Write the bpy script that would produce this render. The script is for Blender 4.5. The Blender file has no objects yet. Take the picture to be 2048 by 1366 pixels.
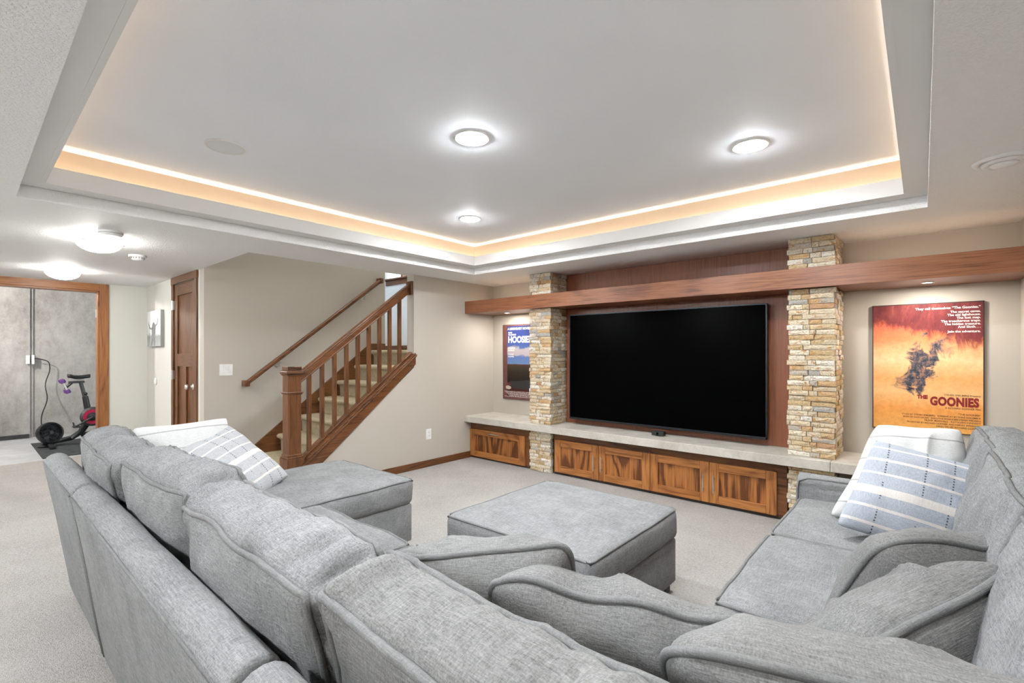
import bpy, bmesh, math, random
from mathutils import Vector, Matrix, noise

R = math.radians
scene = bpy.context.scene
col = scene.collection
rnd = random.Random(7)

# ------------------------------------------------------------------ camera, world, exposure
cam_data = bpy.data.cameras.new('camera')
cam = bpy.data.objects.new('camera', cam_data)
col.objects.link(cam)
cam.location = (0.0, 0.0, 1.29)
cam.rotation_euler = (R(90), 0, R(40.76))
cam_data.sensor_width = 36.0
cam_data.lens = 952.8 / 2048 * 36.0
cam_data.shift_y = 21.0 / 2048
cam_data.clip_start = 0.03
scene.camera = cam

world = bpy.data.worlds.new('world')
world.use_nodes = True
world.node_tree.nodes['Background'].inputs[0].default_value = (0.80, 0.90, 1.0, 1)
world.node_tree.nodes['Background'].inputs[1].default_value = 3.0
scene.world = world

vs = scene.view_settings
vs.view_transform = 'Standard'
vs.look = 'None'
vs.gamma = 1.0
vs.use_curve_mapping = False
vs.exposure = 1.47
scene.cycles.max_bounces = 6
scene.cycles.glossy_bounces = 2
scene.cycles.transmission_bounces = 2
scene.cycles.transparent_max_bounces = 4
scene.cycles.diffuse_bounces = 4
scene.cycles.sample_clamp_indirect = 6.0
scene.cycles.use_light_tree = False
scene.cycles.use_adaptive_sampling = True
scene.cycles.adaptive_threshold = 0.05
scene.cycles.adaptive_min_samples = 12
scene.cycles.caustics_reflective = False
scene.cycles.caustics_refractive = False

CAN_W = 4.0       # watts of one recessed ceiling lamp
BOWL_E = 17.0      # emission of a hall bowl lamp
COVE_E = 6.5      # emission of the cove strip
PUCK_W = 2.6
DOME_E = 135.0
REAR_E = 95.0      # emission of the unseen bowl lamps added to brighten room and landing

# ------------------------------------------------------------------ object helpers
WLOC = {}


def link(o, parent=None):
    col.objects.link(o)
    if parent is not None:
        o.parent = parent
    return o


def tag(o, label=None, cat=None, group=None, kind=None):
    if label:
        o['label'] = label
    if cat:
        o['category'] = cat
    if group:
        o['group'] = group
    if kind:
        o['kind'] = kind
    return o


def thing(name, label, cat, loc, group=None, matrix=None, kind=None):
    o = bpy.data.objects.new(name, None)
    o.empty_display_size = 0.1
    link(o)
    if matrix is not None:
        o.matrix_world = matrix
        WLOC[o.name] = matrix.copy()
    else:
        o.location = loc
        WLOC[o.name] = Matrix.Translation(Vector(loc))
    return tag(o, label, cat, group, kind)


def obj(name, bm, mat, parent=None, smooth=None, matrix=None, recenter=True):
    """link a bmesh (world coordinates, or local ones with matrix) as ONE mesh object"""
    me = bpy.data.meshes.new(name)
    if matrix is None and recenter and len(bm.verts):
        lo = Vector((min(v.co.x for v in bm.verts), min(v.co.y for v in bm.verts), min(v.co.z for v in bm.verts)))
        hi = Vector((max(v.co.x for v in bm.verts), max(v.co.y for v in bm.verts), max(v.co.z for v in bm.verts)))
        c = (lo + hi) / 2
        bmesh.ops.translate(bm, verts=bm.verts, vec=-c)
        matrix = Matrix.Translation(c)
    elif matrix is None:
        matrix = Matrix.Identity(4)
    bmesh.ops.recalc_face_normals(bm, faces=bm.faces)
    bm.to_mesh(me)
    bm.free()
    if smooth is True:
        me.shade_smooth()
    elif smooth:
        me.shade_smooth()
        me.set_sharp_from_angle(angle=R(smooth))
    if mat is not None:
        me.materials.append(mat)
    o = bpy.data.objects.new(name, me)
    link(o, parent)
    if parent is not None:
        o.matrix_local = WLOC[parent.name].inverted() @ matrix
    else:
        o.matrix_world = matrix
    WLOC[o.name] = matrix.copy()
    return o


def struct(name, bm, mat, smooth=None, label=None):
    o = obj(name, bm, mat, None, smooth)
    o['kind'] = 'structure'
    if label:
        o['label'] = label
    return o


# ------------------------------------------------------------------ bmesh helpers
def B():
    return bmesh.new()


def box(bm, x0, x1, y0, y1, z0, z1, bevel=0.0, seg=2):
    t = bmesh.new()
    r = bmesh.ops.create_cube(t, size=1.0)
    for v in t.verts:
        v.co = Vector((x0 + (v.co.x + .5) * (x1 - x0), y0 + (v.co.y + .5) * (y1 - y0), z0 + (v.co.z + .5) * (z1 - z0)))
    if bevel > 0:
        bmesh.ops.bevel(t, geom=t.edges[:], offset=bevel, segments=seg, profile=.5, affect='EDGES')
    merge(bm, t)
    return bm


def merge(bm, t, matrix=None):
    vm = {}
    for v in t.verts:
        vm[v] = bm.verts.new(matrix @ v.co if matrix else v.co)
    for f in t.faces:
        try:
            nf = bm.faces.new([vm[v] for v in f.verts])
            nf.smooth = f.smooth
        except ValueError:
            pass
    t.free()


def prism(bm, pts, axis, a, b, bevel=0.0, seg=2):
    """polygon pts (2D) extruded along axis from a to b; the 2D axes are the other two in xyz order"""
    t = bmesh.new()

    def mk(p, w):
        if axis == 'x':
            return (w, p[0], p[1])
        if axis == 'y':
            return (p[0], w, p[1])
        return (p[0], p[1], w)
    v0 = [t.verts.new(mk(p, a)) for p in pts]
    v1 = [t.verts.new(mk(p, b)) for p in pts]
    t.faces.new(v0)
    t.faces.new(v1[::-1])
    n = len(pts)
    for i in range(n):
        t.faces.new((v0[i], v0[(i + 1) % n], v1[(i + 1) % n], v1[i]))
    bmesh.ops.recalc_face_normals(t, faces=t.faces)
    if bevel > 0:
        bmesh.ops.bevel(t, geom=t.edges[:], offset=bevel, segments=seg, profile=.5, affect='EDGES')
    merge(bm, t)
    return bm


def ring(bm, c, ax, r, n, up=None):
    ax = Vector(ax).normalized()
    u = Vector(up) if up else (Vector((0, 0, 1)) if abs(ax.z) < .9 else Vector((1, 0, 0)))
    a = ax.cross(u).normalized()
    b = ax.cross(a).normalized()
    rx, ry = r if isinstance(r, tuple) else (r, r)
    return [bm.verts.new(Vector(c) + a * (rx * math.cos(2 * math.pi * i / n)) + b * (ry * math.sin(2 * math.pi * i / n))) for i in range(n)]


def tube(bm, pts, r, n=10, closed=False, caps=True):
    pts = [Vector(p) for p in pts]
    m = len(pts)
    rings = []
    for i, p in enumerate(pts):
        if closed:
            d = pts[(i + 1) % m] - pts[i - 1]
        else:
            d = pts[min(i + 1, m - 1)] - pts[max(i - 1, 0)]
        rr = r[i] if isinstance(r, list) else r
        rings.append(ring(bm, p, d, rr, n))
    k = m if closed else m - 1
    for i in range(k):
        A, Bq = rings[i], rings[(i + 1) % m]
        # align to avoid twist
        best = min(range(n), key=lambda s: (A[0].co - Bq[s].co).length)
        for j in range(n):
            bm.faces.new((A[j], A[(j + 1) % n], Bq[(j + 1 + best) % n], Bq[(j + best) % n]))
    if caps and not closed:
        bm.faces.new(rings[0])
        bm.faces.new(rings[-1][::-1])
    return bm


def cyl(bm, p0, p1, r0, r1=None, n=20):
    return tube(bm, [p0, p1], [r0, r0 if r1 is None else r1], n)


def lathe(bm, prof, c, axis='z', n=32):
    """prof: list of (radius, height)"""
    c = Vector(c)
    rows = []
    for r, h in prof:
        row = []
        for i in range(n):
            a = 2 * math.pi * i / n
            if axis == 'z':
                p = Vector((r * math.cos(a), r * math.sin(a), h))
            elif axis == 'y':
                p = Vector((r * math.cos(a), h, r * math.sin(a)))
            else:
                p = Vector((h, r * math.cos(a), r * math.sin(a)))
            row.append(bm.verts.new(c + p))
        rows.append(row)
    for a, b in zip(rows[:-1], rows[1:]):
        for i in range(n):
            bm.faces.new((a[i], a[(i + 1) % n], b[(i + 1) % n], b[i]))
    for row, fl in ((rows[0], False), (rows[-1], True)):
        if (row[0].co - row[n // 2].co).length > 1e-5:
            bm.faces.new(row if fl else row[::-1])
    bmesh.ops.remove_doubles(bm, verts=bm.verts, dist=1e-6)
    return bm


# ------------------------------------------------------------------ materials
MATS = {}


class NT:
    def __init__(self, name):
        self.m = bpy.data.materials.new(name)
        self.m.use_nodes = True
        self.t = self.m.node_tree
        self.p = self.t.nodes['Principled BSDF']

    def n(self, kind, **kw):
        nd = self.t.nodes.new(kind)
        for k, v in kw.items():
            if k.startswith('i_'):
                nd.inputs[k[2:].replace('_', ' ')].default_value = v
            else:
                setattr(nd, k, v)
        return nd

    def l(self, a, b):
        self.t.links.new(a, b)

    def coords(self, scale=(1, 1, 1), rand=0.0):
        tc = self.n('ShaderNodeTexCoord')
        out = tc.outputs['Object']
        if rand:
            oi = self.n('ShaderNodeObjectInfo')
            mul = self.n('ShaderNodeMath', operation='MULTIPLY')
            mul.inputs[1].default_value = rand
            self.l(oi.outputs['Random'], mul.inputs[0])
            add = self.n('ShaderNodeVectorMath', operation='ADD')
            self.l(out, add.inputs[0])
            self.l(mul.outputs[0], add.inputs[1])
            out = add.outputs[0]
        mp = self.n('ShaderNodeMapping')
        mp.inputs['Scale'].default_value = scale
        self.l(out, mp.inputs['Vector'])
        return mp.outputs[0]

    def noise(self, vec, scale, detail=3, rough=.55, dist=0.0):
        nd = self.n('ShaderNodeTexNoise')
        nd.inputs['Scale'].default_value = scale
        nd.inputs['Detail'].default_value = detail
        nd.inputs['Roughness'].default_value = rough
        nd.inputs['Distortion'].default_value = dist
        self.l(vec, nd.inputs['Vector'])
        return nd.outputs['Fac']

    def ramp(self, fac, stops, interp='LINEAR'):
        nd = self.n('ShaderNodeValToRGB')
        cr = nd.color_ramp
        cr.interpolation = interp
        while len(cr.elements) > 1:
            cr.elements.remove(cr.elements[-1])
        for i, (p, c) in enumerate(stops):
            e = cr.elements[0] if i == 0 else cr.elements.new(p)
            e.position = p
            e.color = (*c, 1) if len(c) == 3 else c
        self.l(fac, nd.inputs[0])
        return nd.outputs[0]

    def math(self, op, a, b=None, c=None):
        nd = self.n('ShaderNodeMath', operation=op)
        for i, v in enumerate((a, b, c)):
            if v is None:
                continue
            if isinstance(v, (int, float)):
                nd.inputs[i].default_value = v
            else:
                self.l(v, nd.inputs[i])
        return nd.outputs[0]

    def mix(self, fac, a, b, blend='MIX'):
        nd = self.n('ShaderNodeMix', data_type='RGBA', blend_type=blend)
        for s, v in ((0, fac), (6, a), (7, b)):
            if isinstance(v, (int, float)):
                nd.inputs[s].default_value = v
            elif isinstance(v, tuple):
                nd.inputs[s].default_value = (*v, 1)
            else:
                self.l(v, nd.inputs[s])
        return nd.outputs[2]

    def bump(self, h, strength=.2, dist=.01):
        nd = self.n('ShaderNodeBump')
        nd.inputs['Strength'].default_value = strength
        nd.inputs['Distance'].default_value = dist
        self.l(h, nd.inputs['Height'])
        self.l(nd.outputs[0], self.p.inputs['Normal'])

    def set(self, col=None, rough=.5, metal=0, spec=None, **kw):
        if col is not None:
            if isinstance(col, tuple):
                self.p.inputs['Base Color'].default_value = (*col, 1)
            else:
                self.l(col, self.p.inputs['Base Color'])
        self.p.inputs['Roughness'].default_value = rough
        self.p.inputs['Metallic'].default_value = metal
        if spec is not None:
            self.p.inputs['Specular IOR Level'].default_value = spec
        return self.m


def plain(name, colr, rough=.5, metal=0, spec=None, var=.06):
    if name in MATS:
        return MATS[name]
    t = NT(name)
    v = t.coords()
    f = t.noise(v, 14, 2)
    c = t.ramp(f, [(.3, tuple(x * (1 - var) for x in colr)), (.7, tuple(min(1, x * (1 + var)) for x in colr))])
    MATS[name] = t.set(c, rough, metal, spec)
    return MATS[name]


def emit(name, colr, strength):
    t = NT(name)
    t.set(colr, .4)
    t.p.inputs['Emission Color'].default_value = (*colr, 1)
    t.p.inputs['Emission Strength'].default_value = strength
    return t.m


def paint(name, colr, bump=.12, scale=160, rough=.65):
    t = NT(name)
    v = t.coords()
    n1 = t.noise(v, 1.1, 1)
    n2 = t.noise(v, scale, 1)
    c = t.ramp(n1, [(.3, tuple(x * .975 for x in colr)), (.7, tuple(min(1, x * 1.02) for x in colr))])
    t.bump(n2, bump, .004)
    return t.set(c, rough, 0, .3)


def wood(name, light, dark, axis, rough=.38, rings=9.0, spread=3.0, figure=.5, spec=.45):
    """streaky grain along one axis with contour-like cathedral figure"""
    key = name + axis
    if key in MATS:
        return MATS[key]
    t = NT(name + '_' + axis)
    k = {'x': 0, 'y': 1, 'z': 2}[axis]

    def st(f):
        v = [1, 1, 1]
        v[k] = f
        return tuple(v)
    low = t.noise(t.coords(st(.22), 13.7), spread, 1, .5)
    rg = t.math('SINE', t.math('MULTIPLY', low, rings * 6.28))
    rg = t.math('POWER', t.math('ADD', t.math('MULTIPLY', rg, .5), .5), 2.5)
    fine = t.noise(t.coords(st(.035), 13.7), 110, 2, .7)
    f = t.math('ADD', t.math('MULTIPLY', fine, .95), t.math('MULTIPLY', t.math('SUBTRACT', low, .5), .35))
    f = t.math('SUBTRACT', f, t.math('MULTIPLY', rg, .22 * figure))
    md = tuple(.62 * a + .38 * b for a, b in zip(light, dark))
    c = t.ramp(f, [(.22, dark), (.42, md), (.66, light)])
    MATS[key] = t.set(c, rough, 0, spec)
    return MATS[key]


def fabric(name, c0, c1, weave=1.0, rough=.9):
    t = NT(name)
    a = t.noise(t.coords((1, 13, 13), 9.3), 26, 2, .7)
    b = t.noise(t.coords((13, 13, 1), 9.3), 26, 2, .7)
    c = t.noise(t.coords((13, 1, 13), 9.3), 26, 1, .6)
    big = t.noise(t.coords((1, 1, 1), 9.3), 6, 2, .6, .4)
    f = t.math('ADD', t.math('MULTIPLY', a, .42), t.math('MULTIPLY', b, .32))
    h = t.math('ADD', f, t.math('MULTIPLY', c, .26))
    f = t.math('ADD', t.math('MULTIPLY', h, .84), t.math('MULTIPLY', big, .18))
    colr = t.ramp(f, [(.38, c0), (.66, c1)])
    t.bump(a, .35 * weave, .004)
    return t.set(colr, rough, 0, .15)


M_wall = paint('wall_paint', (.50, .458, .40))
M_hall = paint('hall_paint', (.68, .67, .62))
M_white_wall = paint('landing_paint', (.74, .75, .76))
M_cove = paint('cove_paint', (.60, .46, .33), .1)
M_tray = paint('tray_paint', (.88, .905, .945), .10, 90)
t = NT('ceiling_texture')
v = t.coords()
vo = t.noise(v, 85, 2, .6, .6)
kn = t.ramp(vo, [(.42, (0, 0, 0)), (.58, (1, 1, 1))])
t.bump(kn, .42, .006)
M_ceil = t.set((.84, .84, .84), .6, 0, .3)
M_trimwhite = paint('white_trim', (.75, .745, .735), .05)

t = NT('carpet')
v = t.coords()
a = t.noise(v, 240, 2, .8)
b = t.noise(v, 75, 2, .7)
c = t.noise(v, 1.6, 3, .6)
f = t.math('ADD', t.math('MULTIPLY', a, .55), t.math('ADD', t.math('MULTIPLY', b, .25), t.math('MULTIPLY', c, .2)))
cc = t.ramp(f, [(.34, (.29, .265, .245)), (.5, (.52, .492, .467)), (.66, (.67, .645, .62))])
t.bump(t.math('ADD', a, b), .8, .012)
M_carpet = t.set(cc, .95, 0, .1)

t = NT('stair_carpet')
v = t.coords()
a = t.noise(v, 260, 3, .8)
b = t.noise(v, 30, 3, .6)
f = t.math('ADD', t.math('MULTIPLY', a, .65), t.math('MULTIPLY', b, .35))
cc = t.ramp(f, [(.33, (.34, .27, .16)), (.5, (.50, .425, .28)), (.68, (.66, .59, .44))])
t.bump(a, .8, .01)
M_stair = t.set(cc, .95, 0, .1)

OAK = ((.50, .205, .055), (.20, .066, .017))
BEAM = ((.33, .130, .060), (.13, .044, .020))
TRIM = ((.195, .075, .024), (.052, .018, .007))
PANEL = ((.29, .105, .054), (.18, .062, .031))
CASE = ((.40, .165, .055), (.17, .058, .02))


def oak(ax):
    return wood('oak', *OAK, ax, .36, 9, 4.5, .7)


def oakpanel(ax):
    return wood('oak_panel', (.43, .165, .040), (.12, .036, .009), ax, .36, 7, 4.2, 1.9)


def beamw(ax):
    return wood('beam_wood', *BEAM, ax, .30, 7, 2.6, .6)


def trimw(ax):
    return wood('trim_wood', *TRIM, ax, .33, 8, 4, .5)


def casew(ax):
    return wood('case_wood', *CASE, ax, .35, 8, 4, .6)


def panelw(ax):
    return wood('panel_wood', *PANEL, ax, .30, 4, 2, .15)


M_fab = fabric('sofa_fabric', (.122, .122, .124), (.335, .337, .342))
M_fab2 = fabric('pillow_fabric', (.105, .103, .101), (.29, .288, .285))
M_pipe = fabric('piping_fabric', (.13, .13, .13), (.25, .25, .25))
M_white_fab = fabric('white_cotton', (.66, .66, .655), (.84, .84, .835), .5)
M_black = plain('black_plastic', (.012, .012, .013), .45)
M_dark = plain('dark_metal', (.02, .021, .023), .4, .3)
M_screen = plain('screen_glass', (.0012, .0012, .0014), .22, 0, .015, .02)
M_metal = plain('brushed_steel', (.66, .65, .62), .28, 1.0)
M_wplastic = plain('white_plastic', (.80, .80, .79), .35)
M_foot = plain('dark_foot', (.035, .025, .02), .5)

# ------------------------------------------------------------------ dimensions of the room (metres)
ZC = 2.1375            # lower ceiling
ZT = 2.43              # tray ceiling
XS = -4.22             # stair side wall, room face
XSB = -4.34            # its back face
XB = -5.48             # stairwell back wall
YB = 4.52              # media wall
YH = 1.608             # hall wall with the panelled door
XD = -7.72             # wall with the cased opening
XR = 0.485             # right wall
YR = -3.0              # wall behind
XC = -10.25            # concrete wall

# ------------------------------------------------------------------ floor
bm = B()
box(bm, -7.93, XR + .12, YR - .1, YB + .1, -.06, 0)
struct('floor', bm, M_carpet, label='light beige cut pile carpet')
t = NT('concrete_floor')
v = t.coords()
f = t.noise(v, 3, 5, .65)
cc = t.ramp(f, [(.3, (.36, .37, .38)), (.7, (.50, .51, .52))])
M_cfloor = t.set(cc, .6)
bm = B()
box(bm, XC - .2, -7.93, YR, 4.0, -.07, -.012)
struct('floor_concrete', bm, M_cfloor, label='bare grey concrete floor')

# ------------------------------------------------------------------ walls
bm = B()
box(bm, XSB, XR + .12, YB, YB + .12, 0, ZC + .4)
struct('wall_back', bm, M_wall)
bm = B()
box(bm, XR, XR + .12, YR, YB, 0, ZC + .4)
struct('wall_right', bm, M_wall)
bm = B()
box(bm, XD - .12, XR + .12, YR - .12, YR, 0, ZC + .4)
struct('wall_rear', bm, M_wall)
SL = .785              # stair slope
# wall beside the stairs: triangle below the stringer and the full-height end
bm = B()
prism(bm, [(1.98, 0), (YB, 0), (YB, ZC), (3.25, ZC), (3.25, 1.12), (1.98, 1.12 - SL * 1.27)], 'x', XSB, XS)
struct('wall_left', bm, M_wall)
Z1_ = 2.2072
# stairwell back wall rising past the ceiling
bm = B()
box(bm, XB - .12, XB, YH, 3.74, 0, 4.4)
struct('wall_stairs', bm, M_wall)
bm = B()
box(bm, XB, XSB, YH - .1, YH, Z1_, 4.4)
box(bm, XSB, XSB + .1, YH - .1, 4.6, Z1_, 4.4)
box(bm, -7.6, XSB + .1, YH - .1, 4.7, 4.4, 4.5)
struct('wall_upper', bm, M_wall)
# far landing wall with the window hole
WX0, WX1, WZ0, WZ1 = -6.60, -5.6, 2.46, 3.7
bm = B()
box(bm, -7.6, WX0, 4.55, 4.65, .9, 4.4)
box(bm, WX1, XSB, 4.55, 4.65, .9, 4.4)
box(bm, WX0, WX1, 4.55, 4.65, .9, WZ0)
box(bm, WX0, WX1, 4.55, 4.65, WZ1, 4.4)
box(bm, -7.7, -7.6, 3.62, 4.65, .9, 4.4)
box(bm, -7.6, XB - .12, 3.62, 3.72, .9, 4.4)
struct('wall_landing', bm, M_white_wall)
# hall wall with the panelled door
DX0, DX1, DZ = -6.474, -5.734, 2.055
bm = B()
box(bm, XD - .12, DX0, YH, YH + .12, 0, ZC + .02)
box(bm, DX1, XB - .12, YH, YH + .12, 0, ZC + .02)
box(bm, DX0, DX1, YH, YH + .12, DZ, ZC + .02)
struct('wall_hall', bm, M_hall)
# wall with the cased opening to the unfinished room
OY0, OY1, OZ = -.05, 1.135, 2.045
bm = B()
box(bm, XD - .12, XD, YR, OY0, 0, ZC + .02)
box(bm, XD - .12, XD, OY1, YH, 0, ZC + .02)
box(bm, XD - .12, XD, OY0, OY1, OZ, ZC + .02)
struct('wall_opening', bm, M_hall)
# concrete room
t = NT('concrete_wall')
v = t.coords()
f1 = t.noise(v, 1.1, 4, .6, .3)
f2 = t.noise(t.coords((1, 1.6, .9)), 7, 3, .7)
f3 = t.noise(v, 45, 4, .7)
f = t.math('ADD', t.math('MULTIPLY', f1, .55), t.math('ADD', t.math('MULTIPLY', f2, .3), t.math('MULTIPLY', f3, .15)))
cc = t.ramp(f, [(.36, (.21, .195, .185)), (.5, (.335, .32, .305)), (.64, (.44, .425, .41))])
t.bump(f3, .3, .006)
M_conc = t.set(cc, .85)
bm = B()
box(bm, XC - .2, XC, YR, .70, -.02, 2.5)
box(bm, XC - .26, XC - .06, .735, 4.0, -.02, 2.5)
box(bm, XC - .26, XC - .03, .70, .735, -.02, 2.5)
box(bm, XC, XD - .12, 3.9, 4.0, -.02, 2.5)
box(bm, XC, XD - .12, YR - .1, YR, -.02, 2.5)
struct('wall_concrete', bm, M_conc, label='rough poured concrete foundation wall')
bm = B()
box(bm, XC, XD - .12, YR, 4.0, 2.42, 2.5)
struct('ceiling_concrete', bm, plain('joist_grey', (.28, .26, .24), .8))

# ------------------------------------------------------------------ ceiling with its stepped tray and lit cove
TX0, TX1, TY0, TY1 = -3.734, .022, .202, 3.697      # lower opening
LX0, LX1, LY0, LY1 = -3.605, -.083, .305, 3.575     # lip of the cove
CX0, CX1, CY0, CY1 = -3.690, .002, .220, 3.650        # cove back walls
Z1, Z2 = 2.207, 2.303
bm = B()
box(bm, XD - .12, XR + .12, YR - .1, TY0, ZC, Z1)
box(bm, XD - .12, TX0, TY0, YH, ZC, Z1)
box(bm, XSB, TX0, YH, TY1, ZC, Z1)
box(bm, TX1, XR + .12, TY0, TY1, ZC, Z1)
box(bm, XSB, XR + .12, TY1, YB + .1, ZC, Z1)
ceiling = struct('ceiling', bm, M_ceil, label='white knockdown textured ceiling around a lit tray')
e = .001
bm = B()     # cove shelf
box(bm, TX0 - .03, TX1 + .03, TY0 - .03, LY0 - .01, Z1 + e, Z1 + .018)
box(bm, TX0 - .03, TX1 + .03, LY1 + .01, TY1 + .03, Z1 + e, Z1 + .018)
box(bm, TX0 - .03, LX0 - .01, LY0 - .01, LY1 + .01, Z1 + e, Z1 + .018)
box(bm, LX1 + .01, TX1 + .03, LY0 - .01, LY1 + .01, Z1 + e, Z1 + .018)
obj('cove_shelf', bm, M_trimwhite, ceiling)
bm = B()     # cove lip
box(bm, LX0 - .02, LX1 + .02, LY0 - .02, LY0, Z1 - .0005, Z2)
box(bm, LX0 - .02, LX1 + .02, LY1, LY1 + .02, Z1 - .0005, Z2)
box(bm, LX0 - .02, LX0, LY0, LY1, Z1 - .0005, Z2)
box(bm, LX1, LX1 + .02, LY0, LY1, Z1 - .0005, Z2)
obj('cove_lip', bm, M_trimwhite, ceiling)
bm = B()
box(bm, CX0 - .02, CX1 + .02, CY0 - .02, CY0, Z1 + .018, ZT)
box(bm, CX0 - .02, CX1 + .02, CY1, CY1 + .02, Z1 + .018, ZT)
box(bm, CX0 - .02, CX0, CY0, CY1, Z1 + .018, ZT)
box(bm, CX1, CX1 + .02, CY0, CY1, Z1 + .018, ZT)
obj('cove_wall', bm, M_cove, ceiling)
bm = B()
box(bm, CX0 - .05, CX1 + .05, CY0 - .05, CY1 + .05, ZT, ZT + .05)
obj('tray_panel', bm, M_tray, ceiling)
# light strip lying on the cove shelf
M_led = emit('cove_light_strip', (1.0, .91, .78), COVE_E)
led = thing('light_strip', 'warm light strip hidden in the ceiling cove', 'light strip', (LX0 - .06, LY0, Z1 + .018))
for (x0, x1, y0, y1) in ((LX0 - .052, LX0 - .040, LY0 - .04, LY1 + .04), (LX1 + .040, LX1 + .052, LY0 - .04, LY1 + .04),
                         (LX0 - .04, LX1 + .04, LY1 + .040, LY1 + .052), (LX0 - .04, LX1 + .04, LY0 - .052, LY0 - .040)):
    bm = B()
    box(bm, x0, x1, y0, y1, Z1 + .018, Z1 + .028)
    obj('strip', bm, M_led, led)

# ------------------------------------------------------------------ recessed lamps
M_lens = emit('lamp_lens', (1, .985, .96), 12.0)
M_lens.cycles.emission_sampling = 'NONE'
M_dome = emit('lamp_dome', (.95, .98, 1), DOME_E)


def can(x, y, z, label, watts=CAN_W, r=.075):
    t = thing('recessed_light', label, 'ceiling light', (x, y, z), 'recessed ceiling lights')
    bm = B()
    lathe(bm, [(r, 0.0), (r + .002, -.004), (r + .018, -.006), (r + .022, -.002), (r + .022, .0), (r, 0)], (x, y, z), 'z', 40)
    obj('trim_ring', bm, M_wplastic, t, True)
    bm = B()
    lathe(bm, [(0, -.021), (r * .45, -.0195), (r * .8, -.0145), (r, -.0055), (r, .0), (0, .0)], (x, y, z), 'z', 18)
    obj('lens', bm, M_dome, t, True)
    ld = bpy.data.lights.new('recessed_lamp', 'AREA')
    ld.shape = 'DISK'
    ld.size = 2 * r
    ld.energy = watts
    ld.color = (.93, .97, 1.0)
    ld.spread = R(160)
    lo = bpy.data.objects.new('lamp', ld)
    link(lo, t)
    lo.location = (0, 0, -.031)
    return t


can(-1.821, 1.785, ZT, 'recessed light near the middle of the tray ceiling')
can(-.722, 2.855, ZT, 'recessed light nearest the framed orange poster')
can(-2.933, 2.853, ZT, 'recessed light nearest the far corner of the tray')
can(-.722, .68, ZT, 'unseen added recessed light in the tray above the sofa corner')  # out of view, added as one more lamp in the tray
# ------------------------------------------------------------------ baseboards
bm = B()
box(bm, XS, XS + .014, 2.06, 4.14, 0, .075, .003)
struct('baseboard_left', bm, trimw('y'))
bm = B()
box(bm, XD, XD + .014, OY1 + .09, YH, 0, .085, .003)
struct('baseboard_opening', bm, trimw('y'))
bm = B()
box(bm, XD, -6.58, YH - .014, YH, 0, .085, .003)
box(bm, -5.65, XB, YH - .014, YH, 0, .085, .003)
struct('baseboard_hall', bm, trimw('x'))
# ------------------------------------------------------------------ panelled closet door in the hall
door = thing('door_1', 'dark wood three panel closet door with a satin knob', None, (DX0, YH, 0), kind='structure')
bm = B()
box(bm, DX0 - .075, DX0, YH - .018, YH, 0, DZ + .001, .004)
box(bm, DX1, DX1 + .075, YH - .018, YH, 0, DZ + .001, .004)
obj('casing', bm, trimw('z'), door)
bm = B()
box(bm, DX0 - .085, DX1 + .085, YH - .020, YH, DZ + .001, ZC - .001, .004)
obj('head_casing', bm, trimw('x'), door)
ys0, ys1 = YH - .004, YH + .035
SW = .105
bm = B()
box(bm, DX0 + .005, DX0 + SW, ys0, ys1, .01, DZ - .008, .003)
obj('stile', bm, trimw('z'), door)
bm = B()
box(bm, DX1 - SW, DX1 - .005, ys0, ys1, .01, DZ - .008, .003)
obj('stile', bm, trimw('z'), door)
xm = (DX0 + DX1) / 2
for (z0, z1) in ((.01, .22), (1.13, 1.27), (DZ - .13, DZ - .008)):
    bm = B()
    box(bm, DX0 + SW, DX1 - SW, ys0 + .001, ys1, z0, z1, .003)
    obj('rail', bm, trimw('x'), door)
bm = B()
box(bm, xm - .05, xm + .05, ys0 + .001, ys1, .22, 1.13, .003)
obj('mullion', bm, trimw('z'), door)
for (x0, x1, z0, z1) in ((DX0 + SW, DX1 - SW, 1.27, DZ - .13), (DX0 + SW, xm - .05, .22, 1.13), (xm + .05, DX1 - SW, .22, 1.13)):
    bm = B()
    box(bm, x0, x1, ys0 + .018, ys1 - .01, z0, z1)
    obj('door_panel', bm, trimw('z'), door)
for z in (.25, 1.03, 1.82):
    bm = B()
    box(bm, DX0 - .022, DX0 + .022, ys0 - .022, ys0 - .002, z - .05, z + .05)
    cyl(bm, (DX0, ys0 - .024, z - .055), (DX0, ys0 - .024, z + .055), .008, n=10)
    obj('hinge', bm, M_metal, door, 40)
kx, kz = DX1 - .066, .925
bm = B()
lathe(bm, [(.0, .0), (.032, 0), (.032, -.006), (.014, -.012), (.011, -.032), (.024, -.046), (.029, -.060), (.022, -.074), (0, -.078)], (kx, ys0, kz), 'y', 24)
obj('door_knob', bm, M_metal, door, True)

# ------------------------------------------------------------------ cased opening
dw = thing('door_2', 'cased wooden opening into the unfinished concrete room', None, (XD, OY1, 0), kind='structure')
bm = B()
box(bm, XD, XD + .018, OY1, OY1 + .082, 0, OZ + .085, .004)
box(bm, XD, XD + .022, OY1 + .055, OY1 + .085, 0, OZ + .085, .004)
obj('casing', bm, casew('z'), dw)
bm = B()
box(bm, XD, XD + .018, OY0 - .08, OY0, 0, OZ + .085, .004)
obj('casing', bm, casew('z'), dw)
bm = B()
box(bm, XD, XD + .0185, OY0, OY1, OZ, OZ + .085, .004)
obj('head_casing', bm, casew('y'), dw)
bm = B()
box(bm, XD - .13, XD + .002, OY1 - .02, OY1 + .001, 0, OZ, .002)
obj('jamb', bm, casew('z'), dw)
bm = B()
box(bm, XD - .13, XD + .002, OY0, OY1, OZ - .02, OZ + .001, .002)
obj('head_jamb', bm, casew('y'), dw)
bm = B()
box(bm, XD - .10, XD - .06, OY1 - .026, OY1 - .02, 1.72, 1.82, .001)
obj('hinge', bm, M_metal, dw)

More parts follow.
